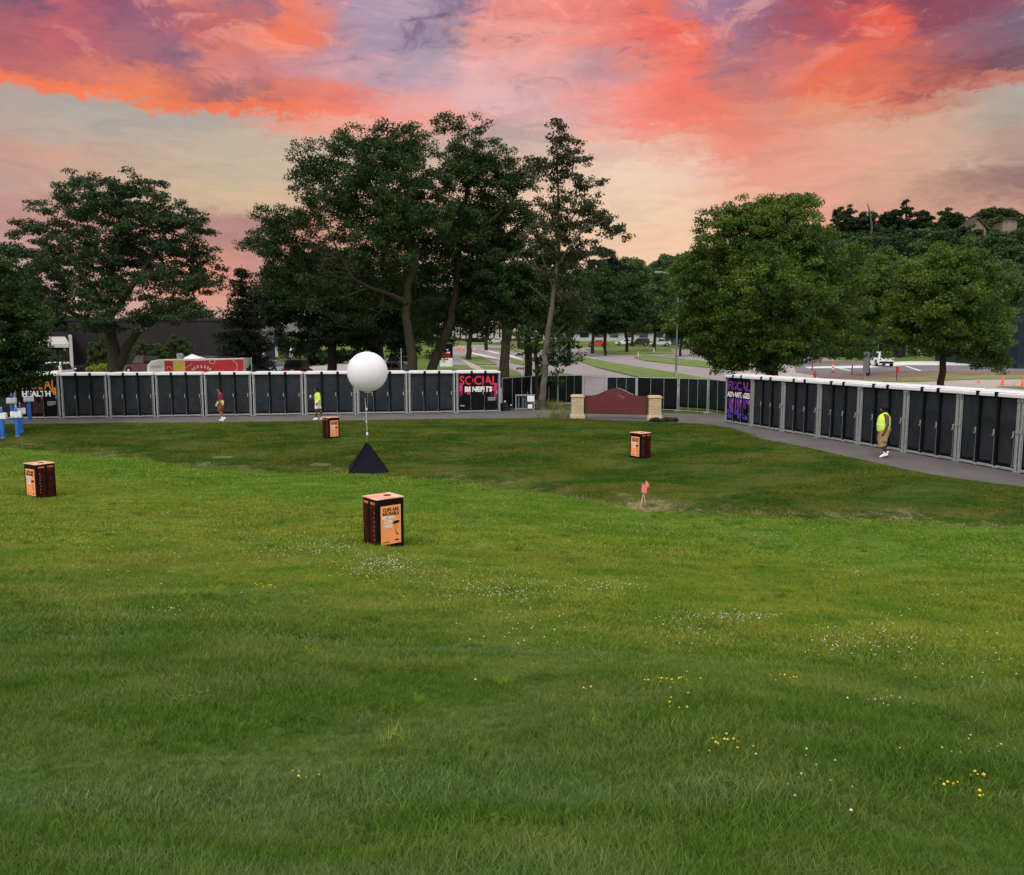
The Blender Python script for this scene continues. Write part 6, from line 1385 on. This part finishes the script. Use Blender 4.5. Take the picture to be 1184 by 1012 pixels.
# striped barricade
q = PB(601, 433); root = empty('striped_barrier', (q.x, q.y, q.z), 0, 'low dark red and white striped barrier between the two roadside trunks', 'barrier'); s_ = q.y / F
mb = MB(); mb.box((0, 0, .62), (9.5 * s_, .05, .26), 0, 0, .01); bd = mb.build('board', M['white'], root)
mb = MB()
for k in range(5): x = (-4 + 2 * k) * s_; mb.prism([(x - .07, .50), (x + .07, .50), (x + .17, .74), (x + .03, .74)], -.035, -.027)
mb.build('stripe', mat('dark red stripe', (.14, .02, .02), .6), bd)
for x in (-.35, .35): mb = MB(); mb.box((x, 0, .25), (.05, .3, .5)); mb.build('leg', M['galv'], root)
# black utility pillar near road
q = PB(645, 437); root = empty('bollard', q, 0, 'stubby grey bollard on the grass right of the slender trunk', 'bollard'); mb = MB(); mb.cyl((0, 0, 0), (0, 0, .75), .16, .14, 14); mb.build('post', M['steel'], root); mb = MB(); mb.ell((0, 0, .75), (.15, .15, .08)); mb.build('cap', M['steel'], root)
# street lamp
q = PB(781.5, 436); zt_ = PD(781.5, 318, q.y).z - q.z; s_ = q.y / F; root = empty('street_lamp', (q.x, q.y, q.z + .1), 0, 'tall steel street lamp on the grass median left of the linden', 'street lamp')
mb = MB(); mb.cyl((0, 0, .5), (0, 0, zt_), .10, .05, 12); mb.build('pole', M['bar'], root); mb = MB(); mb.cyl((0, 0, -.05), (0, 0, .08), .26, n=14); mb.cyl((0, 0, .08), (0, 0, .55), .22, .15, 14); mb.build('base', M['steel'], root)
mb = MB(); mb.cyl((0, 0, zt_ - .1), (-1.6, 0, zt_ + .15), .045, .035, 8); mb.build('arm', M['steel'], root); mb = MB(); mb.box((-1.95, 0, zt_ + .16), (.75, .28, .12), 0, 0, .04); hd_ = mb.build('lamp_head', M['steel'], root); mb = MB(); mb.box((-1.98, 0, zt_ + .095), (.45, .2, .02), 0, 0, .005); mb.build('lens', M['lampwhite'], hd_)
# roadside business sign
q = PB(517, 425); s_ = q.y / F; root = empty('roadside_sign', q, R(-6), 'black topped roadside sign with a red and white band on a white base', 'sign'); w = 13 * s_
z1 = PD(517, 414, q.y).z - q.z; z2 = PD(517, 397.5, q.y).z - q.z
mb = MB(); mb.box((-.1, 0, z1 / 2), (w * 1.1, .4, z1), 0, 0, .02); mb.build('base', M['white'], root)
mb = MB(); mb.prism([(-w / 2, z1), (w / 2, z1), (w / 2, z2 - .2), (w * .3, z2), (-w / 2, z2 - .05)], -.16, .16); bd = mb.build('board', M['ink'], root)
mb = MB(); mb.box((-.05, -.17, z1 + .32), (w * .74, .02, .38)); mb.build('red_band', M['lampred'], bd); mb = MB(); mb.box((-.02, -.17, z1 + .64), (w * .6, .02, .16)); mb.box((.02, -.17, z1 + .98), (w * .3, .02, .14)); mb.build('white_band', M['white'], bd)

# ------------------------------------------------------------------ buildings
def bx(name, x0, x1, y0, y1, z0, z1, m_, parent, org, ch=0): mb = MB(); mb.box(((x0 + x1) / 2 - org[0], (y0 + y1) / 2 - org[1], (z0 + z1) / 2 - org[2]), (x1 - x0, y1 - y0, z1 - z0), 0, 0, ch); return mb.build(name, m_, parent)
def X(px, Y): return (px - CX) / F * Y
def Zp(py, Y): return PD(592, py, Y).z
Mw = mat('dark brown cladding', (.026, .022, .024), .7, 0, .15, .4, .3, 3); Mb = mat('pale grey fascia', (.40, .38, .37), .7); Mg = mat('dark window glass', (.012, .015, .018), .08, 0, .1, 1, spec=.7)
Y = 98; zb = bgz(Y); org = (X(160, Y), Y, zb); root = empty('dark_hall', org, 0, 'long dark brown flat roofed building behind the spreading tree', 'building')
bx('wall', X(83, Y), X(266, Y), Y, Y + 25, zb - .5, Zp(371, Y), Mw, root, org)
bx('roof_edge', X(82, Y), X(267, Y), Y - .15, Y + 25.1, Zp(371, Y) + .003, Zp(368.5, Y), M['trim'], root, org)
for k in range(9): bx('wall_rib', X(95 + k * 20, Y) - .05, X(95 + k * 20, Y) + .05, Y - .04, Y - .003, zb, Zp(372, Y), M['trim'], root, org)
Y = 90; zb = bgz(Y); org = (X(66, Y), Y, zb); root = empty('entrance_canopy', org, 0, 'pale grey entrance canopy with dark doors left of the dark hall', 'building'); root.rotation_euler = (0, 0, R(26))
bx('wall', X(30, Y), X(80, Y), Y + 3, Y + 9, zb - .3, Zp(383, Y), Mw, root, org)
bx('fascia', X(40, Y), X(81, Y), Y - .5, Y + 3.0, Zp(402, Y), Zp(398, Y), Mb, root, org)
mb = MB(); mb.add([(X(40, Y) - org[0], -.5, Zp(398, Y) - zb + .004), (X(81, Y) - org[0], -.5, Zp(398, Y) - zb + .004), (X(76, Y) - org[0], 3, Zp(389, Y) - zb), (X(42, Y) - org[0], 3, Zp(389, Y) - zb), (X(40, Y) - org[0], 2.99, Zp(398, Y) - zb + .004), (X(81, Y) - org[0], 2.99, Zp(398, Y) - zb + .004)], [[0, 1, 2, 3], [0, 3, 4], [1, 5, 2]]); mb.build('roof', Mb, root)
bx('pier', X(81.2, Y), X(84.5, Y), Y - .4, Y + .4, zb, Zp(387, Y), Mb, root, org); bx('door', X(56, Y), X(66.3, Y), Y + 2.9, Y + 2.98, zb, Zp(405, Y), Mg, root, org); bx('door', X(68, Y), X(80, Y), Y + 2.9, Y + 2.98, zb, Zp(405, Y), Mg, root, org)
l_ = bx('soffit_light', X(75, Y) - .12, X(75, Y) + .12, Y + 2.7, Y + 2.88, Zp(405, Y), Zp(403.5, Y), M['lampwhite'], root, org)
# small gabled building
Y = 96; zb = bgz(Y); org = (X(325, Y), Y, zb); root = empty('gabled_shop', org, 0, 'small black building with a grey gabled roof beside the spruce', 'building')
Mc = mat('charcoal siding', (.022, .024, .028), .6, 0, .1, 1); Mr = mat('grey shingle', (.10, .10, .105), .8, 0, .2, 2, .4, 6)
bx('wall', X(302, Y), X(352, Y), Y, Y + 8, zb - .3, Zp(395, Y), Mc, root, org)
mb = MB(); rel_ = lambda px, py, yy: ((X(px, Y) - org[0]), yy, Zp(py, Y) - zb)
for yy_ in (-.5,):
    mb.add([rel_(296, 384, -.5), rel_(316, 397, -.5), rel_(334, 384, 2), rel_(318, 372, 2), rel_(316, 399, -.5), rel_(334, 386, 2)], [[0, 1, 2, 3], [1, 4, 5, 2]])
mb.add([rel_(334, 384, 2), rel_(318, 372, 2), rel_(345, 372, 8.5), rel_(356, 396, 8.5), rel_(356, 396, -.5)], [[0, 1, 2, 3, 4]])
mb.build('roof', Mr, root)
for k, (a_, b_) in enumerate([(305, 309), (320, 323), (336, 341)]): bx('window', X(a_, Y), X(b_, Y), Y - .06, Y - .004, Zp(413, Y), Zp(401, Y), Mb if k != 2 else M['trimlight'], root, org)
bx('door', X(325, Y), X(333, Y), Y - .06, Y - .004, zb, Zp(402, Y), Mg, root, org)
ml_ = bpy.data.materials.new('lit lamp'); ml_.use_nodes = True; ml_.node_tree.nodes['Principled BSDF'].inputs['Emission Color'].default_value = (1, .95, .85, 1); ml_.node_tree.nodes['Principled BSDF'].inputs['Emission Strength'].default_value = 1.5
for px, py in ((329.5, 398.3), (332.5, 406), (337.5, 404.5)): mb = MB(); mb.ell((X(px, Y) - org[0], -.12, Zp(py, Y) - zb), (.10, .08, .12)); mb.build('wall_lamp', ml_, root)
# planters with bright flowers
for px, lb_ in ((327, 'planter pot with bright yellow flowers left of the squarely seen black car'), (347.5, 'bright yellow green bush directly behind the black car')):
    Yq = 88; zq = PD(px, 421, Yq).z if px == 327 else PD(px, 418, 90).z; zb = bgz(Yq); x = X(px, Yq); root = empty('flower_planter', (x, Yq, zb), 0, lb_, 'planter'); h = zq - zb
    mb = MB(); mb.cyl((0, 0, 0), (0, 0, h + .1), .28, .42, 14); mb.cyl((0, 0, h + .1), (0, 0, h + .2), .46, n=14); mb.build('pot', M['stone'] if px == 327 else M['trim'], root)
    g = np.random.default_rng(int(px)); C = np.array([[g.normal() * .28, g.normal() * .22, h + .45 + g.normal() * .18] for _ in range(16)]); V, Fc = leaves(C, 30, .35, .13, g); np_mesh('plant', V, Fc, M['leaf_bright'], root)
# low pinkish wall at far side of the car park
Mk = mat('pinkish concrete wall', (.44, .36, .35), .9, 0, .08, .5)
# far office block with vertical fins
Y = 226; zb = bgz(Y); org = (X(555, Y), Y, zb); root = empty('office_block', org, 0, 'distant pale office building with tall vertical fins seen between trunks', 'building')
Mf = mat('pale stone fins', (.40, .35, .34), .8); Mz = mat('dark recess', (.06, .055, .06), .5)
bx('wall', X(500, Y), X(618, Y), Y, Y + 20, zb - .5, Zp(350, Y), Mz, root, org)
for k in range(19): bx('fin', X(502 + k * 6.4, Y), X(506.6 + k * 6.4, Y), Y - .8, Y - .003, zb + .6, Zp(351, Y), Mf, root, org)
bx('cornice', X(499, Y), X(619, Y), Y - 1.0, Y + 20.2, Zp(350, Y) + .01, Zp(346, Y), Mf, root, org)
for k, (px, lb_) in enumerate([(512, 'low clipped hedge before the office fins left of the verge tree'), (553, 'low clipped hedge before the office fins right of the verge tree'), (576, 'low clipped hedge before the office fins behind the thick trunk')]): shrub(px, 391.5, 397, 13, 212, M['leaf_deep'], lb_, 130 + k, .35, 'hedge')
# pale low building beyond the far road
Y = 222; zb = bgz(Y); org = (X(700, Y), Y, zb); root = empty('pale_shed', org, 0, 'long pale low building glimpsed under the trees beyond the road', 'building')
bx('wall', X(628, Y), X(800, Y), Y, Y + 15, zb - .4, Zp(385, Y), mat('pale cladding', (.38, .38, .41), .6, 0, .05), root, org); bx('roof', X(626, Y), X(802, Y), Y - .6, Y + 15.5, Zp(385, Y) + .005, Zp(383.5, Y), M['trim'], root, org)
for k in range(10): bx('window', X(636 + k * 17, Y), X(646 + k * 17, Y), Y - .06, Y - .004, zb + 1.0, zb + 2.3, Mg, root, org)
# right: dark teal building and glazed front
Mt = mat('dark teal cladding', (.012, .026, .036), .5, 0, .15, .5)
Y = 122; zb = bgz(Y); org = (X(970, Y), Y, zb); root = empty('glazed_shop', org, 0, 'dark glazed building between the linden and the round tree', 'building')
bx('wall', X(895, Y), X(1045, Y), Y, Y + 14, zb - .3, Zp(372, Y), Mt, root, org); bx('roof_edge', X(893, Y), X(1047, Y), Y - .3, Y + 14.2, Zp(372, Y) + .005, Zp(370, Y), M['trim'], root, org)
for k in range(9):
    w_ = bx('window', X(902 + k * 15, Y), X(914 + k * 15, Y), Y - .07, Y - .004, zb + .4, Zp(398, Y), Mg, root, org); bx('frame', X(907.4 + k * 15, Y), X(908.2 + k * 15, Y), Y - .12, Y - .073, zb + .4, Zp(398, Y), M['bar'], w_, org)
for k, px in enumerate((961, 966, 976)): bx('bench', X(px, Y) - .45, X(px, Y) + .45, Y - 1.6, Y - 1.1, zb, zb + .75, M['trimlight'], root, org, .03) if False else None
Y = 92; zb = bgz(Y); org = (X(1200, Y), Y, zb); root = empty('teal_hall', org, 0, 'tall dark teal wall at the right edge of the photo', 'building')
bx('wall', X(1174, Y), X(1290, Y), Y, Y + 18, zb - .3, Zp(362, Y), Mt, root, org); bx('roof_edge', X(1173.4, Y), X(1291, Y), Y - .1, Y + 18.1, Zp(362, Y) + .004, Zp(360.5, Y), M['trim'], root, org)
for k in range(5): bx('seam', X(1180 + k * 12, Y) - .03, X(1180 + k * 12, Y) + .03, Y - .03, Y - .003, zb, Zp(363, Y), M['trim'], root, org)
bx('base_course', X(1174, Y) - .02, X(1290, Y), Y - .05, Y - .004, zb, zb + .6, M['trim'], root, org)
# houses on the crest
def house(px, py, Y, w, h, rh, label, gable=True):
    q = PD(px, py, Y); root = empty('hill_house', (q.x, Y, q.z - h), 0, label, 'house')
    mb = MB(); mb.box((0, 3, h / 2 - 2), (w, 6, h + 4)); mb.prism([(-w / 2, h), (w / 2, h), (0, h + rh)], 0.02, 6 - .02); mb.build('wall', mat('cream render', (.22, .165, .13), .8), root)
    mb = MB(); t_ = .35
    for s_ in (-1, 1): mb.prism([(s_ * (w / 2 + .8), h - rh * .22), (s_ * (w / 2 + .8), h - rh * .22 + t_), (0, h + rh + t_ + .05), (0, h + rh + .03)], -.8, 6.8)
    mb.box((w * .2, 4, h + rh * .9), (.8, .8, 1.8)); mb.build('roof', mat('brown roof', (.05, .03, .028), .8), root)
    for x in (-.2, .2): mb = MB(); mb.box((x * w, -.03, h * .55), (w * .14, .08, h * .34)); mb.box((x * w * .3, -.03, h + rh * .3), (w * .07, .06, rh * .25)); mb.build('window', Mg, root)
    return root
house(1129, 264, 285, 6.8, 2.8, 3.4, 'steep gabled house with brown roof on the hill crest'); house(1168, 255, 292, 5, 1.4, .6, 'low pale house with a flat dark roof on the crest')
tick('p4')
